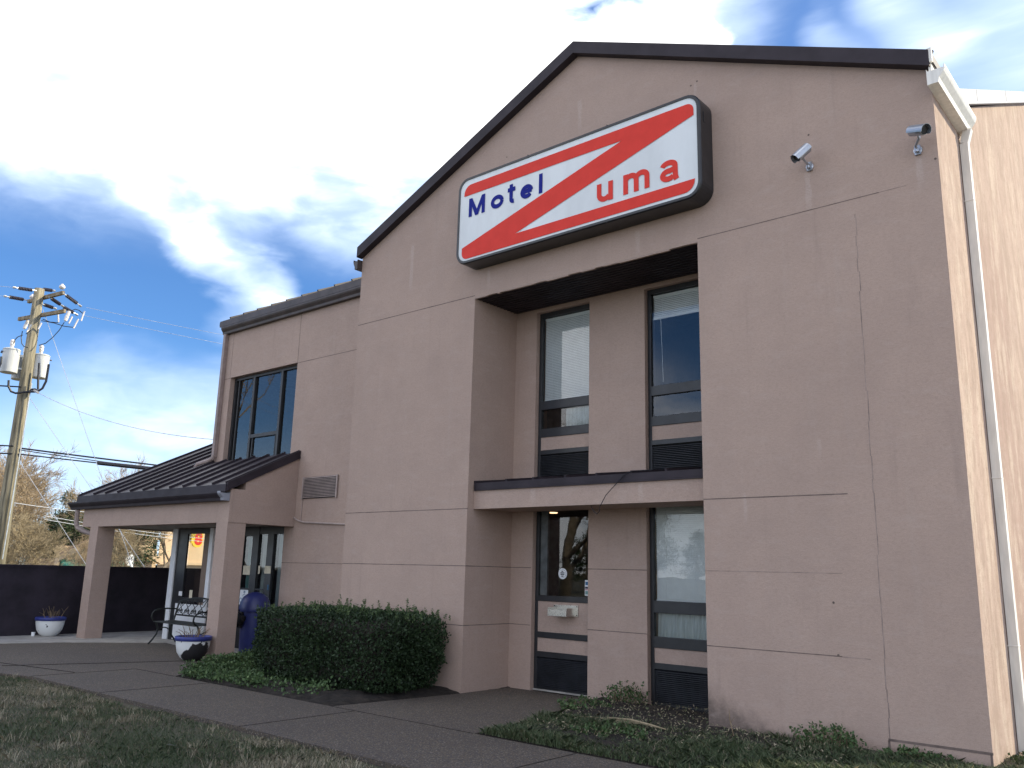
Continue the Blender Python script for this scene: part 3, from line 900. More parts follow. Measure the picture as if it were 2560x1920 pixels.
tag(dec.build('card_decal_strip', [MAT['paper'], MAT['decalblue'], MAT['ink'], MAT['decalred'], MAT['tealcurtain']]), 'vertical strip of small coloured payment decals at edge of service window', 'sticker')
LO2 = [('louver', .04, .465), ('panel', .545, .735), ('glass', .875, 1.18), ('glass', 1.337, 2.72)]
o, a, b_ = bay(P2, JX1, LO2, -.1, 2.80, 'lower window with closed blind and pale curtain below')
blind(a, b_, 1.337, 2.72, YW + .075, o)
m = MB(); nn = 40
for k in range(nn):
    xa, xb_ = a + (b_ - a) * k / nn, a + (b_ - a) * (k + 1) / nn
    ya, yb = YW + .10 + .012 * math.sin(k * .9) + .008 * math.sin(k * 2.3), YW + .10 + .012 * math.sin((k + 1) * .9) + .008 * math.sin((k + 1) * 2.3)
    m.face([(xa, ya, .86), (xb_, yb, .86), (xb_, yb + .03, 1.20), (xa, ya + .03, 1.20)])
m.build('curtain', MAT['curtain'], o)

# upper wing window
fr = MB(); x0, x1, z0, z1 = bw; y0, y1 = 1.17, 1.24
fr.box(x0 + .002, x0 + .07, y0, y1, z0, z1 - .002); fr.box(x1 - .07, x1 - .002, y0, y1, z0, z1 - .002); fr.box(x0 + .07, x1 - .07, y0, y1, z1 - .07, z1 - .002)
for xm, ww in ((-14.36, .075), (-13.31, .075)): fr.box(xm - ww / 2, xm + ww / 2, y0 - .01, y1, z0, z1 - .07)
fr.box(-14.322, -13.348, y0 - .006, y1, 4.375, 4.455)
fr.box(-15.0, -14.97, y0 + .01, y1, z0, z1 - .07); fr.box(-13.42, -13.39, y0 + .01, y1, z0, 4.37); fr.box(-14.28, -14.25, y0 + .01, y1, z0, 4.37)
o = fr.build('window', MAT['frame'], motel, bevel=.004); o['label'] = 'wide dark framed window above the porch roof'
for (p, q) in ((x0 + .07, -14.398), (-14.322, -13.348), (-13.272, x1 - .07)):
    m = MB(); m.face([(p, 1.21, z0), (q, 1.21, z0), (q, 1.21, z1 - .07), (p, 1.21, z1 - .07)]); m.build('pane', MAT['glass'], o)

# dim rooms behind the glass
def room(x0, x1, y0, y1, z0, z1, mt='room'):
    rm = MB()
    v8 = [(x0, y0, z0), (x1, y0, z0), (x1, y1, z0), (x0, y1, z0), (x0, y0, z1), (x1, y0, z1), (x1, y1, z1), (x0, y1, z1)]
    rm.add(v8, [(0, 1, 2, 3), (4, 7, 6, 5), (1, 5, 6, 2), (2, 6, 7, 3), (3, 7, 4, 0)])
    rm.build('room_interior', MAT[mt], motel)
room(XL - 2.5, -4.7, 1.31, 5.5, .0, 2.75); room(-4.69, XR + 1.5, 1.31, 5.5, 0, 2.74); room(XL - 1, -4.7, 1.31, 5.4, 2.9, 5.72, 'roompale'); room(-4.69, XR + 1.5, 1.31, 5.4, 2.91, 5.71)
room(XB + .05, -11.5, 1.31, 6, 2.8, 5.9)
room(-14.6, -11.8, 1.36, 6, .0, 2.72, 'roompale')
lp = MB(); lp.lathe((-7.35, 2.97, 2.70), [(.0, 0), (.085, .0), (.09, .015)], 20)
tag(lp.build('ceiling_lamp', MAT['lamp']), 'small round warm ceiling lamp glowing inside the service window', 'lamp')

# canopy across the recess
c = MB(); c.box(XL + .002, XR - .002, .128, .33, J[2], 2.815); c.box(XL + .002, XR - .002, .33, RY - .002, J[2] + .012, J[2] + .04)
cano = c.build('canopy', ST, motel)
c = MB()
c.box(XL + .03, XR - .002, .10, .34, 2.815, 2.835); c.box(XL + .03, XR - .002, .098, .128, 2.836, 2.925)
c.face([(XL + .03, .13, 2.926), (XR - .002, .13, 2.926), (XR - .002, RY, 3.035), (XL + .03, RY, 3.035)])
for xr_ in (-6.60, -5.99, -5.496, -4.937, -4.425, -3.889, -3.385): c.beam((xr_, .115, 2.942), (xr_, RY, 3.055), .03, .04)
c.build('canopy_roof', MAT['brown'], cano)
# loose cable on the canopy
c = MB(); c.tube([(-3.60, .17, 2.96), (-3.85, .10, 2.955), (-3.95, .085, 2.925), (-4.09, .08, 2.80), (-4.25, .08, 2.66), (-4.345, .085, 2.52), (-4.36, .095, 2.46), (-4.41, .11, 2.425), (-4.47, .13, 2.46), (-4.53, .16, 2.52), (-4.60, .25, 2.549)], .005, 6)
tag(c.build('loose_cable', MAT['cable']), 'thin dark cable hanging loose over canopy above service windows', 'cable')

# vent and conduit on the wing
v = MB(); v.box(-12.10, -11.02, B - .012, B + .0, 2.965, 3.385, 1)
z = 2.985
while z < 3.365:
    v.add([(-12.07, B - .040, z), (-11.05, B - .040, z), (-11.05, B - .014, z + .017), (-12.07, B - .014, z + .017), (-12.07, B - .040, z - .004), (-11.05, B - .040, z - .004)], [(0, 1, 2, 3), (4, 5, 1, 0)]); z += .029
v.box(-12.11, -12.07, B - .034, B - .012, 2.955, 3.39); v.box(-11.05, -11.01, B - .034, B - .012, 2.955, 3.39)
v.build('vent', [MAT['ventmetal'], MAT['frame']], motel)
v = MB(); v.tube([(-12.80, B - .04, 2.672), (-12.56, B - .03, 2.665), (-12.40, B - .025, 2.64), (-12.15, B - .025, 2.54), (-11.95, B - .025, 2.505), (-10.74, B - .025, 2.452), (-9.42, B - .025, 2.40)], .018, 7)
v.box(-12.90, -12.78, B - .08, B, 2.63, 2.71); v.tube([(-12.09, B - .015, 2.53), (-12.09, B - .015, 2.965)], .008, 5)
v.build('conduit', MAT['ventmetal'], motel)

# porch ------------------------------------------------------------------
PZ, PSL = 3.13, .50
XA, XZ = -18.60, -12.30
def pz(y): return PZ + PSL * (y + .5)
p = MB()
def slab(xa, xb_, ya, yb, t=.06):
    lo = [(xa, ya, pz(ya) - t), (xb_, ya, pz(ya) - t), (xb_, yb, pz(yb) - t), (xa, yb, pz(yb) - t)]
    hi = [(q[0], q[1], q[2] + t) for q in lo]
    p.face(lo[::-1]); p.face(hi)
    for k in range(4): p.face([lo[k], lo[(k + 1) % 4], hi[(k + 1) % 4], hi[k]])
slab(XA, XB - .002, -.5, 4.3); slab(XB - .001, XZ, -.5, B - .003)
p.face([(XA, 4.3, pz(4.3)), (XB, 4.3, pz(4.3)), (XB, 9.0, 3.1), (XA, 9.0, 3.1)])
for xs in (-18.55, -17.816, -17.24, -16.66, -16.077, -15.515, -15.0, -14.413, -13.89, -13.368, -12.806, -12.33):
    ye = 4.3 if xs < XB else B - .004
    p.beam((xs, -.505, pz(-.5) + .022), (xs, ye, pz(ye) + .022), .032, .05)
proof = p.build('porch_roof', MAT['roof'], motel)
f_ = MB(); f_.box(XA, XZ, -.525, -.501, 2.985, 3.125)
f_.prism([(-.5, pz(-.5) - .13), (B - .004, pz(B) - .13), (B - .004, pz(B) + .03), (-.5, pz(-.5) + .03)], 'x', XZ + .001, XZ + .028)
f_.prism([(-.5, pz(-.5) - .13), (4.3, pz(4.3) - .13), (4.3, pz(4.3) + .03), (-.5, pz(-.5) + .03)], 'x', XA - .028, XA - .001)
f_.build('fascia', MAT['brown'], proof)
kgutter('x', -18.86, -12.42, -.402, 2.825, .165, .21, -1, MAT['brown'], 'gutter', proof)
kgutter('x', -12.419, -12.32, -.402, 2.825, .165, .21, -1, MAT['coping'], 'gutter_end', proof)
d = MB(); pts = [(-18.62, -.47, 2.84), (-18.62, -.46, 2.52), (-18.58, -.44, 2.42), (-18.40, -.37, 2.34), (-18.05, -.22, 2.24)]
d.tube(pts, .055, 8); d.build('downspout', MAT['taupe'], proof)
p = MB()
BX = -18.42
p.box(BX, XZ - .003, -.40, -.10, 2.43, 3.05)
p.prism([(-.0995, 2.43), (B - .002, 2.43), (B - .002, pz(B) - .062), (-.0995, pz(-.1) - .062)], 'x', XZ - .30, XZ - .003)
p.prism([(-.0995, 2.43), (6.0, 2.43), (6.0, 3.2), (4.3, pz(4.3) - .07), (-.0995, pz(-.1) - .062)], 'x', BX, BX + .3)
p.build('porch_beam', ST, motel)
p = MB(); p.box(BX + .301, XZ - .301, -.099, B - .002, 2.452, 2.47)
p.box(BX + .301, -16.802, B - .001, 6.0, 2.452, 2.47)
p.build('porch_ceiling', MAT['porchceil'], motel)
for cx in (-17.99, -12.70):
    p = MB(); p.box(cx, cx + .385, -.401, -.015, -.1, 2.43)
    p.build('column', ST, motel, bevel=.006)

# glazed screen behind the bench
y0 = B - .06
s = MB()
s.box(-16.82, -16.62, y0 - .03, y0 + .05, 0, 2.44, 1); s.box(-15.235, -15.10, y0 - .03, y0 + .05, 0, 2.44, 1)
s.box(-16.62, -16.20, y0, y0 + .04, 0, 2.44); s.box(-16.20, -15.235, y0, y0 + .04, 2.32, 2.44); s.box(-15.27, -15.236, y0 + .001, y0 + .04, .9, 2.32)
s.box(-16.20, -15.27, y0, y0 + .04, .86, .93)
scr = s.build('entrance_screen', [MAT['frame'], MAT['paper']], motel)
m = MB(); m.box(-16.42, -15.236, y0 - .012, y0 - .001, .03, .80); m.build('kick_panel', MAT['paper'], scr)
m = MB(); m.face([(-16.20, y0 + .02, .93), (-15.27, y0 + .02, .93), (-15.27, y0 + .02, 2.32), (-16.20, y0 + .02, 2.32)]); m.build('pane', MAT['clearglass'], scr)
m = MB(); m.box(-16.83, -16.77, 1.12, 1.16, .25, 2.40); m.box(-16.83, -16.77, 4.56, 4.6, .25, 2.40); m.box(-16.83, -16.77, 1.16, 4.56, .25, .29); m.build('side_light_frame', MAT['frame'], scr)
m = MB(); m.box(-16.33, -16.19, y0 - .006, y0 - .001, .965, 1.06); 
m.build('notice', MAT['paper'], scr)
dec = MB(); dec.box(-15.91, -15.79, y0 + .012, y0 + .017, .93, 1.10)
dec.build('notice', MAT['cream'], scr)

# entrance door
s = MB(); y0 = 1.15
s.box(-14.349, -14.17, y0, y0 + .06, 0, 2.488); s.box(-13.83, -13.61, y0 - .01, y0 + .06, 0, 2.488)
s.box(-14.17, -13.83, y0, y0 + .06, 2.26, 2.488); s.box(-13.61, -12.70, y0, y0 + .06, 2.30, 2.488); s.box(-12.70, -12.632, y0, y0 + .06, 0, 2.488)
s.box(-13.29, -13.08, y0 - .012, y0 + .05, 0, 2.30); s.box(-14.17, -13.83, y0, y0 + .05, 0, .86); s.box(-13.61, -13.29, y0, y0 + .05, 0, .3); s.box(-13.08, -12.70, y0, y0 + .05, 0, .3)
s.box(-14.17, -13.83, y0 - .004, y0 + .03, 1.17, 1.20); s.box(-13.61, -13.29, y0 - .004, y0 + .03, 1.17, 1.20)
door = s.build('door', MAT['frame'], motel)
for (p0, p1, zz0, zz1) in ((-14.17, -13.83, .86, 2.26), (-13.61, -13.29, .3, 2.30), (-13.08, -12.70, .3, 2.30)):
    m = MB(); m.face([(p0, y0 + .03, zz0), (p1, y0 + .03, zz0), (p1, y0 + .03, zz1), (p0, y0 + .03, zz1)]); m.build('pane', MAT['glass'], door)
def drape(xa, xb_, za, zb, y, mt):
    m = MB(); nn = 28
    for k in range(nn):
        a0, a1 = xa + (xb_ - xa) * k / nn, xa + (xb_ - xa) * (k + 1) / nn
        m.face([(a0, y + .02 * math.sin(k * 1.3), za), (a1, y + .02 * math.sin((k + 1) * 1.3), za), (a1, y + .02 * math.sin((k + 1) * 1.3), zb), (a0, y + .02 * math.sin(k * 1.3), zb)])
    m.build('curtain', mt, door, smooth=True)
drape(-14.16, -13.84, .9, 2.24, y0 + .12, MAT['tealcurtain']); drape(-13.99, -13.84, .9, 2.24, y0 + .09, MAT['curtain']); drape(-13.60, -13.42, .5, 2.26, y0 + .11, MAT['curtain']); drape(-13.05, -12.72, .5, 2.28, y0 + .12, MAT['curtain'])
for q in ((-14.13, -13.84, y0 + .018, y0 + .024, 1.47, 1.655), (-13.58, -13.52, y0 + .018, y0 + .024, 1.50, 1.66), (-13.30, -13.09, y0 - .02, y0 - .0125, 1.51, 1.66)):
    m = MB(); m.box(*q); m.build('paper_notice', MAT['cream'], door)
m = MB(); m.box(-13.155, -13.11, y0 - .02, y0 - .0125, 1.19, 1.29); m.build('handle_plate', MAT['decalblue'], door)
sg = MB(); ys = y0 + .010
sg.box(-14.165, -13.845, ys + .004, ys + .010, .865, 1.165, 0)
text_mesh('OPEN', (-14.155, -13.86, .905, 1.005), ys + .002, 1, sg, bold=.012)
sg.prism([(-14.0 + .028 * math.cos(t), 1.120 + .030 * math.sin(t)) for t in [k * math.pi / 10 for k in range(20)]], 'y', ys + .002, ys + .0035, 1)
sg.prism([(-14.0 + .010 * math.cos(t), 1.118 + .012 * math.sin(t)) for t in [k * math.pi / 10 for k in range(20)]], 'y', ys + .0005, ys + .0018, 0)
sg.box(-14.05, -13.95, ys + .002, ys + .0035, 1.062, 1.072, 1); sg.box(-14.08, -13.92, ys + .002, ys + .0035, 1.036, 1.044, 1)
tag(sg.build('open_sign', [MAT['paper'], MAT['decalblue']]), 'white OPEN sign with blue letters in glass door behind blue trash can', 'sign')

# ------------------------------------------------------------------ wall sign
sign = thing('wall_sign', 'large white, red and blue lightbox sign reading Motel Zuma on gable', 'sign', (-4.67, 0, 6.22))
SY = -.32
sx0, sx1, sz0, sz1 = -6.76, -2.575, 6.215, 7.637
c = MB()
outer = rrect(sx0, sx1, sz0, sz1, .20); lip = rrect(sx0 + .012, sx1 - .012, sz0 + .012, sz1 - .012, .19); inner = rrect(sx0 + .045, sx1 - .045, sz0 + .045, sz1 - .045, .165)
back = rrect(sx0, sx1, sz0, sz1, .20)
n = len(outer)
rings = [[(x, -.003, z) for x, z in back], [(x, SY + .02, z) for x, z in outer], [(x, SY, z) for x, z in lip], [(x, SY, z) for x, z in inner], [(x, SY + .016, z) for x, z in inner]]
for k in range(4):
    for q in range(n):
        c.face([rings[k][q], rings[k + 1][q], rings[k + 1][(q + 1) % n], rings[k][(q + 1) % n]])
c.box(-2.5745, -2.569, -.23, -.19, 7.24, 7.38)
for xs in (-5.36, -3.97): c.box(xs - .004, xs + .004, SY - .002, SY + .015, 7.594, 7.639); c.box(xs - .004, xs + .004, SY - .002, SY + .015, 6.213, 6.258)
c.build('cabinet', MAT['signframe'], sign)
c = MB(); c.face([(x, SY + .012, z) for x, z in inner]); c.build('face', MAT['signwhite'], sign)
def corner(cx, cz, r, a0, a1, n=6): return [(cx + r * math.cos(rad(a0 + (a1 - a0) * k / n)), cz + r * math.sin(rad(a0 + (a1 - a0) * k / n))) for k in range(n + 1)]
poly = [(-6.629, 7.329)] + corner(-6.49, 7.364, .139, 180, 90) + corner(-2.765, 7.405, .100, 90, 0) + [(-2.665, 7.326), (-5.57, 6.46), (-2.665, 6.462)] + \
    corner(-2.815, 6.452, .148, 0, -90) + corner(-6.535, 6.395, .104, 270, 180) + [(-6.639, 6.479), (-3.735, 7.326)]
from mathutils.geometry import tessellate_polygon
tri = tessellate_polygon([[Vector((x, z, 0)) for x, z in poly]])
c = MB(); c.add([(x, SY + .006, z) for x, z in poly], tri); c.build('logo_stripe', MAT['signred'], sign)
def glyph(mb, ch, box, sw, y):
    """bold sans letters drawn as flat strokes of width sw inside box (x0, x1, z0, z1)"""
    x0, x1, z0, z1 = box; h = sw / 2; cnt = [0]
    def ribbon(pts):
        pts = [p for k, p in enumerate(pts) if k == 0 or math.hypot(p[0] - pts[k - 1][0], p[1] - pts[k - 1][1]) > .004]
        pts = [Vector((p[0], p[1], 0)) for p in pts]; L_ = []; R_ = []
        for k, p in enumerate(pts):
            d0 = (p - pts[k - 1]).normalized() if k else (pts[1] - p).normalized()
            d1 = (pts[k + 1] - p).normalized() if k < len(pts) - 1 else d0
            n_ = Vector((-(d0 + d1).y, (d0 + d1).x, 0)).normalized(); m_ = h / max(.35, n_.dot(Vector((-d0.y, d0.x, 0))))
            L_.append(p + n_ * m_); R_.append(p - n_ * m_)
        yy = y - .0009 * cnt[0]; cnt[0] += 1
        for k in range(len(pts) - 1):
            mb.face([(q.x, yy, q.y) for q in (R_[k], R_[k + 1], L_[k + 1], L_[k])])
    def arc(cx, cz, rx, rz, a0, a1, n=18):
        return [(cx + rx * math.cos(rad(a0 + (a1 - a0) * k / n)), cz + rz * math.sin(rad(a0 + (a1 - a0) * k / n))) for k in range(n + 1)]
    l, r_, b_, t_ = x0 + h, x1 - h, z0 + h, z1 - h; mx = (x0 + x1) / 2; mz = (z0 + z1) / 2
    if ch == 'o': ribbon(arc(mx, mz, r_ - mx, t_ - mz, 0, 360, 30))
    elif ch == 'e':
        ribbon([(l + h * .6, mz + .004), (r_ + h * .3, mz + .004)])
        ribbon(arc(mx, mz, r_ - mx, t_ - mz, 2, 322, 28))
    elif ch == 'l': ribbon([(mx, z0), (mx, z1)])
    elif ch == 't':
        c_ = x0 + (x1 - x0) * .45; ribbon([(c_, z1), (c_, b_ + .05)] + arc(c_ + .045, b_ + .045, .045, .045, 180, 285, 8)); ribbon([(x0, z1 - .085), (x1, z1 - .085)])
    elif ch == 'u':
        rr = (r_ - l) / 2; ribbon([(l, z1), (l, b_ + rr * .85)] + arc(l + rr * .92, b_ + rr * .85, rr * .92, rr * .85, 180, 330, 14)); ribbon([(r_, z1), (r_, z0)])
    elif ch == 'm':
        ribbon([(l, z1), (l, z0)]); w_ = (r_ - l) / 2; rr = w_ / 2
        for q in (l, l + w_): ribbon(arc(q + rr, t_ - rr * .8, rr, rr * .8, 160, 0, 14) + [(q + w_, z0)])
    elif ch == 'a':
        hz = (z1 - z0)
        ribbon(arc(mx - .01, t_ - hz * .20, (r_ - l) / 2 * .95, hz * .20, 165, 0, 14) + [(r_ - .012, z0 + .05), (r_ + .004, z0)])
        ribbon(arc(l + (r_ - l) * .42, b_ + hz * .175, (r_ - l) * .42, hz * .185, 62, 330, 20)); ribbon([(l + (r_ - l) * .55, b_ + hz * .355), (r_ - .01, b_ + hz * .42)])
    elif ch == 'M':
        mb.face([(x0, y, z0), (x0 + sw, y, z0), (x0 + sw, y, z1), (x0, y, z1)]); mb.face([(x1 - sw, y, z0), (x1, y, z0), (x1, y, z1), (x1 - sw, y, z1)])
        mb.face([(x0 + sw, y, z1), (x0 + sw, y, z0 + .16), (mx - .030, y, z0), (mx, y, z0), (mx, y, z0 + .10)])
        mb.face([(x1 - sw, y, z1), (mx, y, z0 + .10), (mx, y, z0), (mx + .030, y, z0), (x1 - sw, y, z0 + .16)])
c = MB()
for ch, bx in (('M', (-6.523, -6.190, 6.962, 7.265)), ('o', (-6.068, -5.815, 6.955, 7.170)), ('t', (-5.735, -5.588, 6.955, 7.262)), ('e', (-5.488, -5.252, 6.955, 7.172)), ('l', (-5.146, -5.078, 6.960, 7.265))):
    glyph(c, ch, bx, .066, SY + .006)
c.build('lettering', MAT['signblue'], sign)
c = MB()
for ch, bx in (('u', (-4.134, -3.875, 6.528, 6.800)), ('m', (-3.713, -3.313, 6.532, 6.812)), ('a', (-3.158, -2.888, 6.530, 6.820))):
    glyph(c, ch, bx, .074, SY + .006)
c.build('lettering', MAT['signred'], sign)

# ------------------------------------------------------------------ security cameras
def sec_cam(base, piv, d, label):
    t = thing('security_camera', label, 'camera', base, 'security cameras on the gable wall')
    base = Vector(base); piv = Vector(piv); d = Vector(d).normalized()
    m = MB(); m.lathe(base, [(.0, .0), (.045, .0), (.045, .012), (.02, .02), (.0, .02)], 16, axis=(0, -1, 0))
    m.box(base.x - .03, base.x + .03, -.03, -.001, base.z - .055, base.z + .05)
    m.tube([base + Vector((0, -.02, 0)), base + Vector((0, -.09, .01)), piv + Vector((0, .03, -.07)), piv + Vector((0, 0, -.045))], .014, 8)
    m.lathe(base + Vector((0, -.05, -.02)), [(.0, -.02), (.022, -.015), (.022, .015), (0, .02)], 12)
    m.build('bracket', MAT['camera'], t, smooth=False)
    m = MB(); m.lathe(piv, [(.0, -.105), (.046, -.10), (.053, -.09), (.053, .09), (.046, .094)], 20, axis=d)
    m.build('housing', MAT['camera'], t, smooth=True)
    m = MB(); m.lathe(piv, [(.0, .088), (.042, .089), (.046, .0945)], 20, axis=d); m.build('lens', MAT['lens'], t)
    # sun shield: open half tube above the housing
    side = d.cross(Vector((0, 0, 1))).normalized(); up = side.cross(d).normalized()
    m = MB(); vs = []; fs = []; nn = 14
    for rr in (.060, .064):
        for tt in (-.10, .125):
            for k in range(nn + 1):
                a = rad(-25 + 230 * k / nn)
                vs.append(piv + d * tt + side * (math.cos(a) * rr) + up * (math.sin(a) * rr))
    N1 = nn + 1
    for k in range(nn):
        fs += [(k, k + 1, N1 + k + 1, N1 + k), (2 * N1 + k, 3 * N1 + k, 3 * N1 + k + 1, 2 * N1 + k + 1), (N1 + k, N1 + k + 1, 3 * N1 + k + 1, 3 * N1 + k)]
    m.add(vs, fs); m.build('sun_shield', MAT['camera'], t)
    return t
sec_cam((-1.355, 0, 6.335), (-1.36, -.20, 6.43), (-.55, -.50, -.72), 'silver bullet camera pointing left, farther from the building corner')
sec_cam((-.19, 0, 6.165), (-.13, -.20, 6.29), (.80, -.50, -.40), 'silver bullet camera pointing right, beside the sunlit corner')

# ------------------------------------------------------------------ pass-through drawer
t = thing('pass_through_tray', 'stainless steel pass-through cash tray below the service window', 'cash tray', (-5.62, YW, 1.13))
m = MB(); m.box(-5.845, -5.405, YW - .004, YW + .011, 1.065, 1.215)
for hx in (-5.825, -5.425):
    for hz in (1.08, 1.20): m.box(hx - .007, hx + .007, YW - .008, YW - .004, hz - .007, hz + .007, 1)
m.build('plate', [MAT['steel'], MAT['lens']], t)
m = MB(); X0, X1, Y0 = -5.79, -5.455, YW - .215
m.box(X0, X1, Y0, Y0 + .006, 1.065, 1.155); m.box(X0, X0 + .006, Y0 + .006, YW - .004, 1.065, 1.180); m.box(X1 - .006, X1, Y0 + .006, YW - .004, 1.065, 1.180); m.box(X0 + .006, X1 - .006, Y0 + .006, YW - .004, 1.065, 1.072)
m.build('tray', MAT['steel'], t)

# ------------------------------------------------------------------ bench
t = thing('garden_bench', 'black wrought iron bench with scrolled back under the porch', 'bench', (-15.0, .45, 0))
bx0, bx1 = -15.82, -14.16
m = MB()
for k in range(5):
    y = .20 + k * .095; m.box(bx0, bx1, y, y + .07, .445 + .004 * k, .462 + .004 * k)
m.build('seat', MAT['iron'], t)
m = MB()
def bk(x, z): return (x, .66 + (z - .45) * .22, z)
tb = [bk(bx0 + (bx1 - bx0) * k / 14, .86 + .10 * math.sin(math.pi * k / 14)) for k in range(15)]
m.tube(tb, .018, 7); m.tube([bk(bx0 + .02, .59), bk(bx1 - .02, .59)], .018, 7)
for x in (bx0, bx1): m.tube([bk(x, .42), bk(x, .87)], .02, 7)
cells = 6
for k in range(cells):
    xa = bx0 + (bx1 - bx0) * k / cells; xb_ = bx0 + (bx1 - bx0) * (k + 1) / cells; xm = (xa + xb_) / 2
    tp = lambda x: .85 + .10 * math.sin(math.pi * (x - bx0) / (bx1 - bx0))
    m.tube([bk(xa, .60), bk(xa + .08, .69), bk(xm, .76), bk(xb_ - .07, .80), bk(xb_, tp(xb_))], .008, 5)
    m.tube([bk(xb_, .60), bk(xb_ - .08, .69), bk(xm, .76), bk(xa + .07, .80), bk(xa, tp(xa))], .008, 5)
    for cx_, sg_ in ((xa + .085, 1), (xb_ - .085, -1)):
        sp = []
        for q in range(15):
            a = q / 14 * 2.6 * math.pi; rr = .055 * (1 - q / 20); sp.append(bk(cx_ + sg_ * rr * math.cos(a), .665 + rr * math.sin(a)))
        m.tube(sp, .008, 5)
    m.tube([bk(xa + .06, tp(xa + .06) - .02), bk(xm, tp(xm) - .075), bk(xb_ - .06, tp(xb_ - .06) - .02)], .010, 5)
m.build('backrest', MAT['iron'], t)
for x in (bx0 - .01, bx1 + .01):
    m = MB()
    m.tube([(x, .70, .71), (x, .50, .72), (x, .34, .715), (x, .23, .685), (x, .175, .62), (x, .165, .55), (x, .20, .49), (x, .26, .455)], .017, 7)
    m.tube([(x, .45, .455), (x, .45, .70)], .010, 6)
    m.build('armrest', MAT['iron'], t)
    m = MB(); m.tube([(x, .27, .45), (x, .33, .30), (x, .31, .20), (x, .24, .10), (x, .15, .0)], [.02, .02, .018, .018, .02], 7); m.build('leg', MAT['iron'], t)
    m = MB(); m.tube([(x, .66, .45), (x, .60, .32), (x, .62, .2), (x, .72, .08), (x, .78, .0)], [.02, .02, .018, .018, .02], 7); m.build('leg', MAT['iron'], t)
    m = MB(); m.tube(arc_pts((x, .465, .17), .16, 20, 160, 10), .012, 6); m.build('brace', MAT['iron'], t)

# ------------------------------------------------------------------ planters
def planter(loc, label, flake, n_st, group, kx, k0):
    t = thing('planter', label, 'planter', loc, group)
    L = Vector(loc)
    m = MB(); m.lathe(L, [(.0, 0), (.135, .0), (.15, .01), (.20, .05), (.26, .14), (.285, .25), (.295, .335)], 36)
    m.build('bowl', pot_mat(flake, kx, k0), t, smooth=True)
    m = MB(); m.lathe(L, [(.296, .335), (.312, .340), (.318, .375), (.315, .405), (.300, .412), (.280, .405), (.275, .37)], 36); m.build('rim', MAT['potblue'], t, smooth=True)
    m = MB(); m.lathe(L, [(.276, .375), (.15, .385), (.0, .39)], 24); m.build('potting_soil', MAT['soil'], t)
    m = MB()
    for k in range(n_st):
        a = random.uniform(0, 6.28); r0 = random.uniform(.02, .2); h = random.uniform(.10, .26); le = random.uniform(.05, .2)
        b0 = L + Vector((r0 * math.cos(a), r0 * math.sin(a), .38)); b1 = b0 + Vector((le * math.cos(a + .4), le * math.sin(a + .4), h))
        m.tube([b0, b0.lerp(b1, .5) + Vector((0, 0, .03)), b1], [.007, .005, .003], 4)
        if random.random() < .6: m.tube([b0.lerp(b1, .5), b0.lerp(b1, .5) + Vector((random.uniform(-.08, .08), random.uniform(-.08, .08), .09))], [.004, .002], 4)
    m.build('dead_plant', MAT['deadplant'], t)
planter((-18.66, -.72, .012), 'white planter bowl with blue rim standing before the dark wall', 1, 14, 'blue rimmed planters', .0, -.05)
planter((-12.50, -.74, 0), 'flaking white planter bowl with blue rim against the porch column', 5, 16, 'blue rimmed planters', .85, .06)

# ------------------------------------------------------------------ trash can
t = thing('trash_can', 'blue domed trash can with black liner behind the hedge', 'trash can', (-12.72, .60, 0))
L = Vector((-12.72, .60, 0))
m = MB(); m.lathe(L, [(.0, .0), (.21, .0), (.225, .03), (.245, .60), (.255, .80), (.258, .83)], 32); m.build('body', MAT['bluebin'], t, smooth=True)
m = MB(); m.lathe(L, [(.285, .80), (.292, .82), (.290, .87), (.278, .97), (.235, 1.06), (.16, 1.125), (.075, 1.16), (.0, 1.165)], 32); m.build('dome_lid', MAT['bluebin'], t, smooth=True)
m = MB(); nn = 18; mm = 10; vs = []; fs = []
for j in range(mm + 1):
    for k in range(nn):
        a = 2 * math.pi * k / nn; ph = math.pi * j / mm
        d = Vector((math.sin(ph) * math.cos(a), math.sin(ph) * math.sin(a), math.cos(ph)))
        rr = 1 + .28 * mnoise.noise(d * 2.3) + .12 * mnoise.noise(d * 6)
        vs.append(Vector((-12.80, .33, .66)) + Vector((d.x * .17 * rr, d.y * .15 * rr, d.z * .17 * rr)))
for j in range(mm):
    for k in range(nn): fs.append((j * nn + k, j * nn + (k + 1) % nn, (j + 1) * nn + (k + 1) % nn, (j + 1) * nn + k))
m.add(vs, fs); m.build('bin_liner', MAT['bag'], t)

# ------------------------------------------------------------------ dark wall
t = thing('boundary_wall', 'long dark purple painted boundary wall beyond the porch', 'wall', (-19.05, 3, 0))
m = MB(); m.box(-19.25, -19.05, -9, 24, -.1, 1.50); m.build('wall', MAT['fence'], t)
m = MB(); m.box(-19.27, -19.03, -9, 24, 1.501, 1.552); m.build('coping', MAT['fence'], t)
c = MB(); c.lathe((-18.78, -1.0, .012), [(.0, 0), (.035, 0), (.042, .085), (.036, .085), (.03, .01)], 14)
tag(c.build('paper_cup', MAT['paper']), 'small white paper cup lying beside the planter at the dark wall', 'cup')


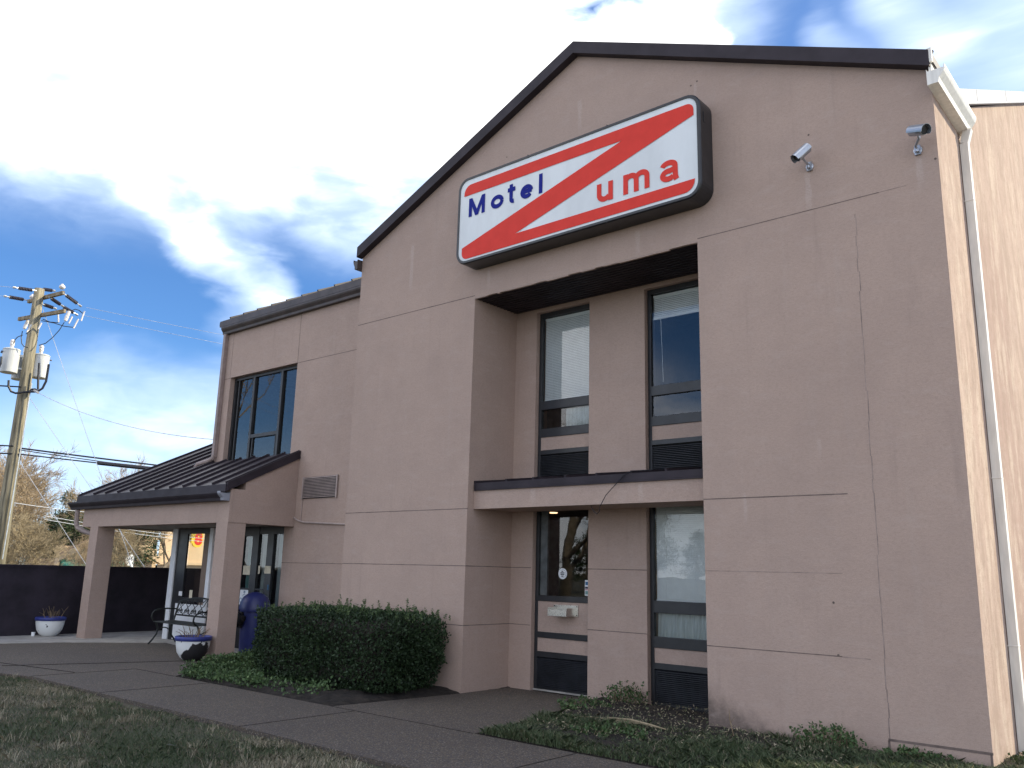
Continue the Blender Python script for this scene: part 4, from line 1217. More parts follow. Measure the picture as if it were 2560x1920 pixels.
# ------------------------------------------------------------------ foliage helpers
def leaves(P, size, rng, up=.25, aspect=.55, outward=None, curl=.0):
    """quads (rhombs) at points P, random orientation biased by 'outward'"""
    n = len(P)
    d = rng.normal(size=(n, 3))
    if outward is not None: d = d * .75 + outward
    d[:, 2] += up
    d /= np.linalg.norm(d, axis=1)[:, None]
    a = rng.normal(size=(n, 3)); a -= (a * d).sum(1)[:, None] * d; a /= np.linalg.norm(a, axis=1)[:, None]
    b = np.cross(d, a)
    s = (size * rng.uniform(.6, 1.35, n))[:, None]
    w = s * aspect
    # d is the leaf's long axis, a its width, b its normal
    v0 = P; v1 = P + d * s * .5 + a * w * .5 + b * s * curl; v2 = P + d * s; v3 = P + d * s * .5 - a * w * .5 + b * s * curl
    V = np.stack([v0, v1, v2, v3], 1).reshape(-1, 3)
    F = np.arange(n * 4).reshape(n, 4)
    return V, F


def blades(P, h, w, rng, lean=.5, hs=None):
    n = len(P); a = rng.uniform(0, 2 * np.pi, n); b = rng.uniform(0, 2 * np.pi, n)
    H = h * rng.uniform(.45, 1.3, n) if hs is None else hs
    Wd = w * rng.uniform(.7, 1.3, n)
    sd = np.stack([np.cos(a), np.sin(a), np.zeros(n)], 1) * Wd[:, None] * .5
    ln = np.stack([np.cos(b), np.sin(b), np.zeros(n)], 1) * (H * lean * rng.uniform(0.1, 1.6, n))[:, None]
    up = np.zeros((n, 3)); up[:, 2] = H
    v0 = P - sd; v1 = P + sd; v2 = P + sd * .7 + ln * .35 + up * .6; v3 = P - sd * .7 + ln * .35 + up * .6; 
    v4 = P + ln + up * rng.uniform(.7, 1.0, n)[:, None]
    V = np.stack([v0, v1, v2, v4, v3], 1).reshape(-1, 3)
    F = np.arange(n * 5).reshape(n, 5)
    return V, F


def vnoise(x, y, s, seed):
    """cheap smooth value noise on arrays"""
    r = np.random.default_rng(seed); G = r.random((64, 64))
    X = x * s; Y = y * s; i = np.floor(X).astype(int); j = np.floor(Y).astype(int); u = X - i; v = Y - j
    u = u * u * (3 - 2 * u); v = v * v * (3 - 2 * v)
    g_ = lambda a, b: G[a % 64, b % 64]
    return (g_(i, j) * (1 - u) + g_(i + 1, j) * u) * (1 - v) + (g_(i, j + 1) * (1 - u) + g_(i + 1, j + 1) * u) * v


# hedge ------------------------------------------------------------------
def hedge():
    t = thing('hedge', 'dense dark green clipped hedge before the gable wall', 'hedge', (-8.3, -.73, 0))
    cx, cy, L, Wd, H = -8.30, -.73, 1.58, .70, 1.05
    n = 52000
    u = rng.normal(size=(n, 3)); u /= np.linalg.norm(u, axis=1)[:, None]
    # superellipsoid surface
    p = 7.0
    k = (np.abs(u[:, 0]) ** p + np.abs(u[:, 1]) ** p + np.abs(u[:, 2]) ** p) ** (-1 / p)
    q = u * k[:, None]
    depth = 1 - np.abs(rng.normal(0, .07, n))
    lump = 1 + .10 * (vnoise(q[:, 0] * 3 + 5, q[:, 2] * 3 + q[:, 1] * 2 + 9, 1.6, 5) - .5) + .05 * (vnoise(q[:, 0] * 9 + 31, q[:, 2] * 9 + q[:, 1] * 7 + 9, 1.6, 8) - .5)
    q = q * (depth * lump)[:, None]
    taper = 1 - .10 * np.clip(-q[:, 2], 0, 1)
    P = np.stack([cx + q[:, 0] * L * taper, cy + q[:, 1] * Wd * taper, H * .5 + q[:, 2] * H * .5 + .0], 1)
    keep = P[:, 2] > .02; P = P[keep]; u = u[keep]
    V, F = leaves(P, .040, rng, up=.5, aspect=.62, outward=u * .55)
    r = np.clip(rng.beta(2, 3, len(P)) + .25 * (vnoise(P[:, 0], P[:, 2] + P[:, 1], 4, 3) - .5), 0, .97)
    arrays('foliage', V, F, MAT['hedge'], r, parent=t)
    # dark inner body so that light does not pass through
    m = MB(); nn, mm = 40, 16; vs = []; fs = []
    for j in range(mm + 1):
        for k_ in range(nn):
            a = 2 * math.pi * k_ / nn; ph = math.pi * j / mm
            d = np.array([math.sin(ph) * math.cos(a), math.sin(ph) * math.sin(a), math.cos(ph)])
            kk = (abs(d) ** p).sum() ** (-1 / p) * .86; d = d * kk
            vs.append((cx + d[0] * L, cy + d[1] * Wd, H * .5 + d[2] * H * .47))
    for j in range(mm):
        for k_ in range(nn): fs.append((j * nn + k_, j * nn + (k_ + 1) % nn, (j + 1) * nn + (k_ + 1) % nn, (j + 1) * nn + k_))
    m.add(vs, fs); m.build('opaque_core', MAT['soil'], t)
    # young shoots standing above the clipped top
    PP = []; UU = []
    for _ in range(150):
        x = cx + rng.uniform(-.98, .98) * L; y = cy + rng.uniform(-.9, .9) * Wd; h = rng.uniform(.02, .09) * (1.9 if rng.random() < .12 else 1)
        z0 = H * (1 - .02) - .07 * abs((x - cx) / L) ** 6
        for z in np.arange(0, h + .03, .013):
            for _k in range(3): PP.append((x + rng.normal(0, .006), y + rng.normal(0, .006), z0 + z)); 
    PP = np.array(PP)
    V, F = leaves(PP, .026, rng, up=.8, aspect=.6); arrays('shoots', V, F, MAT['sprig'], rng.random(len(PP)), parent=t)
hedge()


# ground cover, weeds and grass -------------------------------------------
def zone(n, x0, x1, y0, y1, f):
    x = rng.uniform(x0, x1, n); y = rng.uniform(y0, y1, n); k = f(x, y); s_ = rng.random(n) < k
    return x[s_], y[s_]
vbL = np.vectorize(bedL, otypes=[float]); vbR = np.vectorize(bedR, otypes=[float])
# low leafy cover by the column and along the left bed
x, y = zone(52000, -12.3, -7.4, -2.12, .5, lambda x, y: np.clip(vbL(x, y) * 40, 0, 1) * np.clip(1.35 - (x + 12.2) / 3.6 + .5 * (vnoise(x, y, 2.2, 2) - .5), 0, 1) * np.clip(vnoise(x, y, 3.0, 4) * 2.2 - .1, 0, 1))
z = .03 + .15 * rng.random(len(x)) ** 1.4 * np.clip(vnoise(x, y, 2.5, 9) * 1.5, .3, 1.2)
V, F = leaves(np.stack([x, y, z], 1), .045, rng, up=.5, aspect=.6)
tag(arrays('ground_cover', V, F, MAT['cover'], np.clip(rng.beta(2, 2.2, len(x)), 0, 1)), kind='stuff')
x, y = zone(9000, -12.2, -9.0, -2.1, .4, lambda x, y: np.clip(vbL(x, y) * 3, 0, 1) * np.clip(vnoise(x, y, 1.5, 12) * 2 - .7, 0, 1) * np.clip(1.3 - (x + 12.2) / 2.4, 0, 1))
V1, F1 = blades(np.stack([x, y, np.full(len(x), .0)], 1), .11, .006, rng, 1.0); r1 = np.clip(rng.normal(.5, .14, len(x)), 0, 1)
# lawn in front of the path
edge = lambda x: -3.56 - .20 * vnoise(x, x * 0, 1.3, 21) - .08 * vnoise(x, x * 0, 5, 22)
def lawn(n, dens):
    x = rng.uniform(-15, -1.2, n); y = rng.uniform(-9.5, -3.5, n)
    d = np.hypot(x - CAM.x, y - CAM.y)
    k = (y < edge(x)) & (rng.random(n) < dens(x, y, d))
    return x[k], y[k]
x, y = lawn(520000, lambda x, y, d: np.clip((.30 + .7 * vnoise(x, y, 1.2, 31)) * np.clip(7.5 / d, .25, 1), 0, 1))
dry = vnoise(x, y, .9, 41) * .6 + vnoise(x, y, 3.1, 42) * .4
V2, F2 = blades(np.stack([x, y, np.full(len(x), -.05)], 1), .060, .0042, rng, .75, hs=(.022 + .034 * vnoise(x, y, 2.2, 44)) * rng.uniform(.5, 1.35, len(x)))
r2 = np.clip(.06 + rng.beta(2, 3.0, len(x)) * .62 + np.clip(dry - .24, 0, 1) * 2.1 * rng.random(len(x)) + (rng.random(len(x)) < .08) * .35, 0, .97)
# straw tussocks and dead stalks lying in the lawn
tx, ty = lawn(300, lambda x, y, d: np.ones_like(x))
bx_ = np.repeat(tx, 26) + rng.normal(0, .05, len(tx) * 26); by_ = np.repeat(ty, 26) + rng.normal(0, .05, len(tx) * 26)
V3, F3 = blades(np.stack([bx_, by_, np.full(len(bx_), -.04)], 1), .085, .0042, rng, .75); r3 = np.clip(rng.normal(.87, .08, len(bx_)), .6, 1)
# grass on the right bed
def gR(x, y):
    k = np.clip(vbR(x, y) * 4, 0, 1); f_ = vnoise(x, y, 1.6, 52)
    near = np.clip((-y - .55 + .28 * (x + 3) * .5) * 1.3 + .35, 0, 1); right = np.clip((x + 2.6) * .55, 0, 1) * np.clip(1.0 - y * 1.2, 0, 1)
    edge_ = np.clip((-y - 1.45) * 4, 0, 1) * .8 + np.clip((-3.4 - x) * 2, 0, 1) * np.clip((-y - .7) * 2, 0, 1)
    k = (vbR(x, y) > .02) * 1.0
    return k * np.clip(np.maximum(np.maximum(near, right) * (.35 + 1.1 * f_), edge_), 0, 1)
x, y = zone(100000, -4.6, 1.6, -2.12, .98, gR)
ok = ~((y > -.02) & (x > XR) & (x < .02)); x, y = x[ok], y[ok]
V4, F4 = blades(np.stack([x, y, np.full(len(x), .005)], 1), .085, .0075, rng, .9, hs=(.035 + .11 * vnoise(x, y, 2.0, 54)) * rng.uniform(.5, 1.3, len(x)))
r4 = np.clip(rng.beta(2.2, 3, len(x)) * .62 + (rng.random(len(x)) < .07) * .3 + .12 * vnoise(x, y, 1.1, 66), 0, 1)
x, y = zone(14000, .02, 2.4, -1.5, 1.05, lambda x, y: np.ones_like(x))
V5, F5 = blades(np.stack([x, y, np.full(len(x), -.03)], 1), .10, .008, rng, .9); r5 = np.clip(rng.beta(2.2, 3, len(x)) * .7, 0, 1)
VV = [V1, V2, V3, V4, V5]; FF = [F1, F2, F3, F4, F5]; off = 0; Fs = []
for v_, f_ in zip(VV, FF): Fs.append(f_ + off); off += len(v_)
tag(arrays('grass', np.concatenate(VV), np.concatenate(Fs), MAT['blade'], np.concatenate([r1, r2, r3, r4, r5])), kind='stuff')


def weed(loc, rx, ry, h, n, label, group=None):
    t = thing('weed_plant', label, 'weed', loc, group)
    L = np.array(loc); P = []; m = MB()
    for _ in range(n):
        a = rng.uniform(0, 6.28); r = math.sqrt(rng.random()); bx, by = L[0] + rx * r * math.cos(a), L[1] + ry * r * math.sin(a)
        hh = h * (1 - .55 * r) * rng.uniform(.5, 1.15); dx, dy = rng.normal(0, .04, 2)
        m.tube([(bx, by, L[2]), (bx + dx, by + dy, L[2] + hh)], [.004, .002], 4)
        for q in range(9):
            f_ = rng.uniform(.15, 1.0); P.append((bx + dx * f_ + rng.normal(0, .015), by + dy * f_ + rng.normal(0, .015), L[2] + hh * f_))
        for q in range(6): P.append((bx + dx + rng.normal(0, .014), by + dy + rng.normal(0, .014), L[2] + hh + rng.normal(0, .01)))
    m.build('stem', MAT['deadplant'], t)
    V, F = leaves(np.array(P), .032, rng, up=.3, aspect=.75)
    arrays('leaves', V, F, MAT['cover'], np.clip(rng.beta(2, 2.6, len(P)), 0, 1), parent=t)
weed((-4.42, .82, .02), .30, .16, .30, 46, 'leafy weed clump against the pillar between the lower windows')
weed((-4.62, .15, .0), .35, .35, .16, 50, 'low weed clump at edge of the paved apron by windows')
weed((-1.42, -.16, .03), .34, .14, .26, 60, 'leafy weed clump at foot of the right wall panel')
weed((-.62, -.12, .03), .34, .12, .12, 40, 'low weed patch under the cracked base of the wall')
weed((.25, .55, .0), .18, .22, .2, 40, 'sunlit weed clump just round the building corner')
weed((-3.3, -1.2, .02), .45, .35, .13, 60, 'spreading weed patch beside the path in the soil bed')

# pale dead branch and twigs on the soil bed
m = MB()
m.tube([(-3.75, -.62, .085), (-3.45, -.60, .095), (-3.15, -.66, .085), (-2.95, -.70, .075)], [.012, .016, .014, .006], 6)
for k in range(9):
    a = random.uniform(-.5, .5); x_ = -3.5 + random.uniform(-.3, .35); m.tube([(x_, -.62, .08), (x_ - .25 - .2 * random.random(), -.70 + a * .3, .07)], [.005, .003], 4)
tag(m.build('dead_branch', MAT['twigpale']), 'pale dead branch lying on the dark soil bed', 'branch')
m = MB(); m.tube([(-2.35, .0 - .35, .05), (-2.40, -.33, .20), (-2.42, -.30, .31)], [.006, .005, .003], 5); m.tube([(-2.39, -.33, .17), (-2.33, -.36, .24)], [.004, .002], 4)
tag(m.build('dead_stalk', MAT['deadplant']), 'thin dead stalk standing in soil near the mildew stain', 'stalk')
m = MB(); m.face([(-5.95, -4.62, -.01), (-5.87, -4.60, .0), (-5.85, -4.66, .012), (-5.90, -4.68, .02)]); m.face([(-5.95, -4.62, -.01), (-5.90, -4.68, .02), (-5.97, -4.67, .0)])
tag(m.build('paper_scrap', MAT['paper']), 'small crumpled white paper scrap on the lawn', 'litter')
# scattered mulch chips, stuff
n = 800; x, y = zone(n * 3, -4.5, -1.0, -1.6, .95, lambda x, y: vbR(x, y) > .2)
V, F = leaves(np.stack([x, y, .015 + .075 * np.clip(vbR(x, y), 0, 1)], 1), .035, rng, up=.0, aspect=.3)
tag(arrays('mulch_debris', V, F, MAT['blade'], np.clip(rng.normal(.66, .12, len(x)), .5, 1)), kind='stuff')

# ------------------------------------------------------------------ utility pole
PD = 38.0
PB = polar(71.0, 0, PD); PB.z = 0
vd = Vector((-math.sin(rad(71)), math.cos(rad(71)), 0)); vr = Vector((math.cos(rad(71)), math.sin(rad(71)), 0))
pole = thing('utility_pole', 'tall weathered wooden utility pole with two crossarms', 'utility pole', PB)
m = MB(); m.tube([PB, PB + Vector((0, 0, 4)), PB + Vector((0, 0, 8)), PB + Vector((0, 0, 12.36))], [.27, .245, .215, .185], 18)
m.build('pole', MAT['wood'], pole, smooth=True)
def at(az, el, d): return polar(az, el, d)
for (R_, L_) in ((at(69.70, 15.74, 36.9), at(71.48, 14.90, 39.1)), (at(69.48, 14.68, 36.8), at(71.83, 13.80, 39.2))):
    m = MB(); m.beam(R_, L_, .11, .15); m.build('crossarm', MAT['armwood'], pole, bevel=.01)
m = MB(); m.tube([at(70.66, 10.2, 37.7), at(70.72, 6, 37.72), at(70.80, .0, 37.7)], .022, 6); m.build('conduit', MAT['galv'], pole)
def bell(p, name='pin_insulator'):
    m = MB(); m.lathe(p, [(.0, -.05), (.05, -.03), (.11, .02), (.12, .06), (.09, .12), (.05, .14), (.04, .18), (.0, .19)], 16); m.build(name, MAT['porcelain'], pole, smooth=True)
bell(at(69.82, 15.98, 36.9)); bell(at(71.30, 15.12, 39.0))
def string(p, q, r=.075, n=9, m_=None):
    """ribbed dead-end insulator with its hardware"""
    m = MB(); p = Vector(p); q = Vector(q); d = (q - p); L_ = d.length; d.normalize()
    m.tube([p, q], .022, 6, 1)
    for k in range(n):
        c_ = p + d * (L_ * (.22 + .56 * k / (n - 1))); m.lathe(c_, [(.02, -.014), (r, -.004), (r, .004), (.02, .014)], 12, 0, axis=d)
    m.lathe(q, [(.0, -.06), (.045, -.05), (.045, .05), (.0, .06)], 8, 1, axis=d)
    m.build('strain_insulator', [MAT['polymer'], MAT['galv']], pole)
def Y4(a, b): # bearing/elevation, linear fit from pixel coordinates in an image crop of the pole head
    return 71.0 + ((560 - a) - (b - 185) * .167) * .0038, 15.72 + (185 - b) * .0045 + (a - 560) * .0007
def yp(a, b, d): az, el = Y4(a, b); return at(az, el, d)
string(yp(515, 205, 37.6), yp(215, 163, 37.2)); string(yp(390, 325, 39.0), yp(95, 275, 38.2))
string(yp(585, 182, 38.3), yp(760, 205, 38.9)); string(yp(885, 235, 36.9), yp(1130, 405, 37.5)); string(yp(690, 285, 37.6), yp(880, 405, 38.2), n=9)
string(yp(850, 395, 38.2), yp(1075, 520, 38.6), n=9); string(yp(590, 375, 38.0), yp(775, 435, 38.5))
def cutout(p, q):
    m = MB(); p = Vector(p); q = Vector(q); d = (q - p).normalized()
    L_ = (q - p).length
    m.lathe(p, [(.0, .0), (.06, .0), (.065, L_ * .4), (.055, L_ * .45), (.075, L_ * .5), (.06, L_ * .9), (.0, L_)], 12, axis=d); m.build('fuse_cutout', MAT['porcelain'], pole)
cutout(yp(975, 475, 36.7), yp(910, 610, 36.7)); cutout(yp(400, 585, 39.0), yp(345, 700, 39.0))
def tubep(name, pts, r, mt, parent=None): 
    m = MB(); m.tube(pts, r, 6); return m.build(name, mt, parent if parent else pole)
for a, b in (((815, 500), (820, 615)), ((1190, 480), (1140, 605)), ((1100, 580), (1030, 700)), ((1015, 545), (965, 635)), ((445, 640), (385, 735)), ((585, 620), (540, 700))):
    m = MB(); m.tube([yp(*a, 37.6), yp(*b, 37.6)], .032, 7); m.build('surge_arrester', MAT['porcelain'], pole)
for pts in ([(1000, 470), (1060, 450), (1110, 465), (1170, 510)], [(900, 620), (830, 720), (740, 810), (640, 885), (545, 910)], [(330, 770), (260, 795), (225, 830), (205, 880)], [(325, 720), (308, 800), (315, 880), (345, 920), (400, 935)], [(600, 570), (700, 610), (800, 620), (820, 615)], [(580, 590), (760, 625), (900, 670), (1030, 688)], [(440, 710), (400, 740), (370, 760)]):
    tubep('jumper_wire', [yp(a, b, 37.6) for a, b in pts], .018, MAT['cable'])
tubep('jumper_wire', [yp(140, 1345, 37.6), yp(135, 1420, 37.6), yp(170, 1490, 37.6), yp(230, 1515, 37.6), yp(400, 1505, 37.6), yp(520, 1510, 37.6), yp(590, 1470, 37.6), yp(640, 1380, 37.6), yp(670, 1220, 37.6), yp(680, 1160, 37.6)], .045, MAT['cable'])
tubep('jumper_wire', [yp(550, 1140, 37.4), yp(535, 1300, 37.4), yp(530, 1480, 37.4)], .045, MAT['cable']); tubep('jumper_wire', [yp(400, 1520, 37.6), yp(440, 1475, 37.6), yp(490, 1475, 37.6), yp(525, 1500, 37.6)], .04, MAT['cable'])
tubep('jumper_wire', [yp(0, 1200, 37.6), yp(40, 1120, 37.6), yp(45, 1040, 37.6)], .045, MAT['cable'])


def transformer(c, label, turn):
    t = thing('pole_transformer', label, 'transformer', c, 'pole mounted transformers')
    c = Vector(c)
    m = MB(); m.lathe(c, [(.0, .0), (.29, .0), (.305, .02), (.305, .90), (.318, .905), (.318, .935), (.28, .965), (.0, .985)], 32); m.build('tank', MAT['grey'], t, smooth=False)
    m = MB(); b0 = c + Vector((0, 0, .97)) + turn * .06
    m.lathe(b0, [(.075, .0), (.055, .04), (.07, .06), (.055, .08), (.07, .10), (.06, .13), (.085, .15), (.085, .24), (.06, .25), (.085, .27), (.085, .33), (.05, .38), (.0, .385)], 16); m.build('bushing', MAT['porcelain'], t, smooth=True)
    d = (PB + Vector((0, 0, c.z)) - c); d.z = 0; dn = d.normalized(); sd = dn.cross(Vector((0, 0, 1)))
    for zz in (.22, .72):
        m = MB(); m.beam(c + dn * .29 + Vector((0, 0, zz)), c + dn * (d.length - .18) + Vector((0, 0, zz)), .10, .07); m.build('bracket', MAT['grey'], t)
    for s_ in (-1, 1):
        m = MB(); q = c - dn * .30 + sd * (.12 * s_) + Vector((0, 0, .80)); m.tube([q, q - dn * .06], .03, 8); m.build('terminal', MAT['polymer'], t)
top = 1.657 + 38 * math.tan(rad(12.02)); bot = top - .97
transformer(PB + vr * -.62 + vd * -.05 + Vector((0, 0, bot)), 'grey pole transformer left of the utility pole', vr * -.3)
transformer(PB + vr * .42 + vd * .22 + Vector((0, 0, bot - .02)), 'grey pole transformer right of the utility pole', vr * -.6)
transformer(PB + vr * -.22 + vd * .62 + Vector((0, 0, bot - .10)), 'grey pole transformer half hidden behind the utility pole', vr)

# wires: run to the next poles of the line, both out of the photo
LD = Vector((.41, .912, 0)); NP = PB + LD * 46; LP_ = PB - LD * 46
wires = []
def line(name, pts, r, mt, label, cat='wire', extra=None, group=None):
    m = MB(); m.tube(pts, r, 5)
    if extra:
        for a, b, rr in extra: m.tube([a, b], rr, 6)
    o = m.build(name, mt, origin=pts[0]); return tag(o, label, cat, group)
def glints(pts, ks, r=.05):
    return [(pts[k].lerp(pts[k + 1], .2), pts[k].lerp(pts[k + 1], .75), r) for k in ks]
p1 = sag(at(68.35, 15.08, 37.5), NP + Vector((.9, 0, 12.0)), 1.0, 40)
line('power_line', p1, .007, MAT['wire'], 'upper thin power line running right from the crossarm end', 'power line', glints(p1, (6, 8)), 'power lines')
p1 = sag(at(68.62, 14.60, 38.6), NP + Vector((-.4, 0, 11.5)), 1.0, 40)
line('power_line', p1, .007, MAT['wire'], 'lower thin power line running right below the first', 'power line', glints(p1, (5, 11)), 'power lines')
p1 = sag(yp(215, 163, 37.2), LP_ + Vector((0, 0, 12.2)), .7, 40)
line('power_line', p1, .007, MAT['wire'], 'upper power line leaving the pole towards the left edge', 'power line', None, 'power lines')
p1 = sag(yp(95, 275, 38.2), LP_ + Vector((-.8, 0, 12.0)), .7, 40)
line('power_line', p1, .007, MAT['wire'], 'lower power line leaving the pole towards the left edge', 'power line', None, 'power lines')
sd_ = sag(at(70.62, 9.84, 37.8), (-15.62, 4.6, 4.95), .75, 30)
line('service_drop', sd_, .011, MAT['wire'], 'pale service wire from the pole down to the motel wing', 'wire', [(sd_[0], sd_[1], .05)])
def guy(a, b, name, lab): return line('guy_wire', [a, b], .011, MAT['galv'], lab, 'guy wire', None, 'guy wires of the pole')
e1 = at(62.9, -2.56, 37); e1.z = 0
g1 = guy(at(70.67, 14.59, 37.85), e1, 'a', 'long pale guy wire from the pole top down behind porch')
e2 = at(61.5, -2.5, 37); e2.z = 0; guy(at(70.74, 9.42, 37.85), e2, 'b', 'thin guy wire from mid pole, second of three')
e3 = at(64.75, -2.56, 37); e3.z = 0; guy(at(70.67, 5.56, 37.85), e3, 'c', 'lowest short guy wire from the pole over the bare trees')
m = MB(); m.tube([at(64.16, .15, 36.6), at(63.95, -.35, 36.6)], .05, 8)
tag(m.build('guy_guard', MAT['paper']), 'bright white guard tube low on the long guy wire', 'guy guard')
c1 = sag(at(70.70, 6.36, 37.8), NP + Vector((0, 0, 5.9)), .75, 50)
line('telephone_cable', c1, .035, MAT['cable'], 'thick black cable bundle running right from the pole, upper of two', 'cable', None, 'black cables')
c2 = sag(at(70.79, 6.02, 37.8), NP + Vector((.2, 0, 5.75)), .62, 50)
line('telephone_cable', c2, .028, MAT['cable'], 'black cable with a thick splice case, lower of two', 'cable', [(c2[3], c2[7], .085)], 'black cables')
c3 = sag(at(70.70, 6.25, 37.8), NP + Vector((-.3, 0, 5.85)), .95, 50)
line('telephone_cable', c3, .02, MAT['cable'], 'slack thin black cable looping between the two thicker ones', 'cable', None, 'black cables')
for p0, lab in ((at(71.1, 6.45, 37.8), 'black cable leaving the pole leftwards, upper'), (at(71.1, 6.0, 37.8), 'black cable leaving the pole leftwards, lower')):
    line('telephone_cable', sag(p0, LP_ + Vector((0, 0, p0.z + .1)), .5, 30), .03, MAT['cable'], lab, 'cable', None, 'black cables')
p0 = at(71.2, 9.9, 37.8); line('secondary_line', sag(p0, LP_ + Vector((0, 0, p0.z)), .6, 30), .03, MAT['cable'], 'black secondary wire below the left transformer', 'wire')
p0 = at(73.4, 3.55, 52); line('far_wire', sag(p0, at(60, 2.9, 70), .4, 20), .02, MAT['wire'], 'pale far wire crossing before the bare trees', 'wire')
for k, (e0, e1_) in enumerate(((2.0, 1.48), (1.80, 1.30))):
    line('far_wire', sag(at(69, e0 + .55, 62), at(58, e1_, 80), .2, 20), .02, MAT['wire'], ['upper', 'lower'][k] + ' thin pale wire before the far cream motel', 'wire', None, 'thin wires by the far motel')

# ------------------------------------------------------------------ far buildings
fx = -86.0
fm = thing('far_motel', 'cream coloured neighbouring motel seen through the porch', 'building', (fx, 40, 0))
def fy(az): return CAM.y + (CAM.x - fx) / math.tan(rad(az))
m = MB()
ys_ = [fy(63.44), fy(62.95), fy(62.57), 40.0, 62]
m.wall('x', fx, [ys_[0], ys_[1], ys_[2], 62], [-.1, 1.55, 1.80, 2.1, 4.05, 4.30, 6.8, 7.6], [(ys_[1], ys_[2], 2.1, 4.05), (ys_[1], ys_[2], 4.30, 6.8), (ys_[1] + .1, 40, -.1, 1.45)])
m.wall('y', ys_[0], [fx - 12, fx], [-.1, 7.6]); m.wall('y', 62, [fx - 12, fx], [-.1, 7.6])
m.box(fx - .001, fx + .35, ys_[1] - .1, 62, 1.55, 1.84)
m.box(fx - 12, fx - 3, 31.6, ys_[0], 4.0, 4.3); m.box(fx - 3.2, fx - 2.9, 31.6, ys_[0], 1.7, 2.1)
m.face([(fx - 12, ys_[0], 7.6), (fx, ys_[0], 7.6), (fx, 62, 7.6), (fx - 12, 62, 7.6)])
m.box(fx - 3.0, fx - .4, 31.6, ys_[0] - .01, 6.9, 7.6)
m.build('wall', MAT['bldcream'], fm)
m = MB(); m.box(fx - 3.6, fx - 3.25, 31.6, ys_[0] - .02, 0, 6.9); m.box(fx - .9, fx - .6, ys_[1], ys_[2], 2.1, 6.8); m.box(fx - .9, fx - .5, ys_[1] + .1, 40, -.1, 1.45)
m.build('window', MAT['darkglass'], fm)
m = MB(); m.box(fx - .0, fx + .03, fy(60.95), fy(60.72), 4.1, 7.0); m.build('shutter', MAT['darkglass'], fm)
m = MB()
for k in range(3): m.box(fx - .05, fx + .0, ys_[1] + .02, ys_[2] - .02, 2.30 + .28 * k, 2.34 + .28 * k)
m.build('railing', MAT['paper'], fm)
c0 = Vector((fx - .35, (ys_[1] + ys_[2]) / 2, 2.1)); ch = MB(); ch.box(c0.x - .2, c0.x + .2, c0.y - .2, c0.y + .2, .42 + 2.1, .46 + 2.1); ch.box(c0.x - .22, c0.x - .18, c0.y - .2, c0.y + .2, 2.56, 2.98)
for a in (-.18, .18):
    for b in (-.18, .18): ch.box(c0.x + a - .02, c0.x + a + .02, c0.y + b - .02, c0.y + b + .02, 2.1, 2.52)
tag(ch.build('balcony_chair', MAT['paper']), 'white chair on the balcony of the far cream motel', 'chair')
# number-eight sign board
sy0, sy1 = fy(61.12), fy(60.47)
es = thing('eight_sign', 'yellow sign with a big red number eight on the far motel', 'sign', (fx + 1.3, (sy0 + sy1) / 2, 3.4))
m = MB(); h0 = 3.44; yc = sy0 + .72
shape = [(sy0, h0 + .42), (sy0 + .16, h0 + .42)] + [(yc + .56 * math.cos(rad(a)), h0 + .42 + .42 * math.sin(rad(a))) for a in range(190, 351, 16)] + [(sy1, h0 + .55), (sy1 + .02, h0 + 2.3), (sy0, h0 + 2.3)]
m.prism(shape, 'x', fx + 1.1, fx + 1.3); m.build('board', MAT['signyellow'], es)
m = MB(); text_mesh('8', (sy0 + .33, sy1 - .06, h0 + .24, h0 + 1.58), fx + 1.315, 0, m, bold=.05, axis='x'); m.build('numeral', MAT['signred'], es)
m = MB(); m.box(fx + .0, fx + 1.1, sy0 + .3, sy0 + .38, 5.3, 5.38); m.build('bracket', MAT['polymer'], es)
# oval number sign
oc = at(64.16, .23, 60); ov = thing('oval_sign', 'white oval sign with dark number 646 beyond the dark wall', 'sign', (oc.x, oc.y, 0))
m = MB(); ow, oh = .24, .45
m.prism([(oc.y + ow * math.cos(t), oc.z + oh * math.sin(t)) for t in [k * math.pi / 14 for k in range(28)]], 'x', oc.x - .04, oc.x); m.build('board', MAT['paper'], ov)
m = MB(); text_mesh('646', (oc.y - .19, oc.y + .19, oc.z - .16, oc.z + .16), oc.x + .006, 0, m, bold=.02, axis='x'); m.build('numerals', MAT['ink'], ov)
m = MB(); m.tube([(oc.x - .03, oc.y + .27, 0), (oc.x - .03, oc.y + .27, oc.z + .50)], .025, 6); m.build('post', MAT['galv'], ov)
# gabled office with green awning
ox = -72.0
def oy(az): return CAM.y + (CAM.x - ox) / math.tan(rad(az))
of = thing('office_building', 'low cream office with sloping gable and green awning beyond the wall', 'building', (ox, 25, 0))
ya, yb = oy(68.0), oy(66.55); za, zb = 2.06, 3.39; k_ = (zb - za) / (yb - ya); ym = ya + 4.4; zm = za + 4.4 * k_
m = MB()
m.prism([(ya, za - .45), (ym, zm - .75), (2 * ym - ya, za - .45), (2 * ym - ya, za), (ym, zm), (ya, za)], 'x', ox - .6, ox)
m.prism([(ya, -.1), (ya + .16, -.1), (ya + .16, za - .42), (ya, za - .42)], 'x', ox - .6, ox - .002)
m.wall('x', ox - .9, [ya + .02, 2 * ym - ya], [-.1, 2.9]); m.build('wall', MAT['bldcream'], of)
m = MB(); m.box(ox - 6, ox - .62, ya + .01, ya + .2, -.1, za - .25); m.face([(ox - .6, ya, za), (ox, ya, za + .001), (ox, ym, zm), (ox - .6, ym, zm)])
m.build('roof', MAT['bldshade'], of)
m = MB(); m.prism([(ox + .9, 1.30), (ox + .9, 1.12), (ox - .88, 1.12), (ox - .88, 1.80), (ox + .25, 1.74)], 'y', ya + .35, ym + 1) if False else None
yA, yB = ya + .25, ym + 1.5
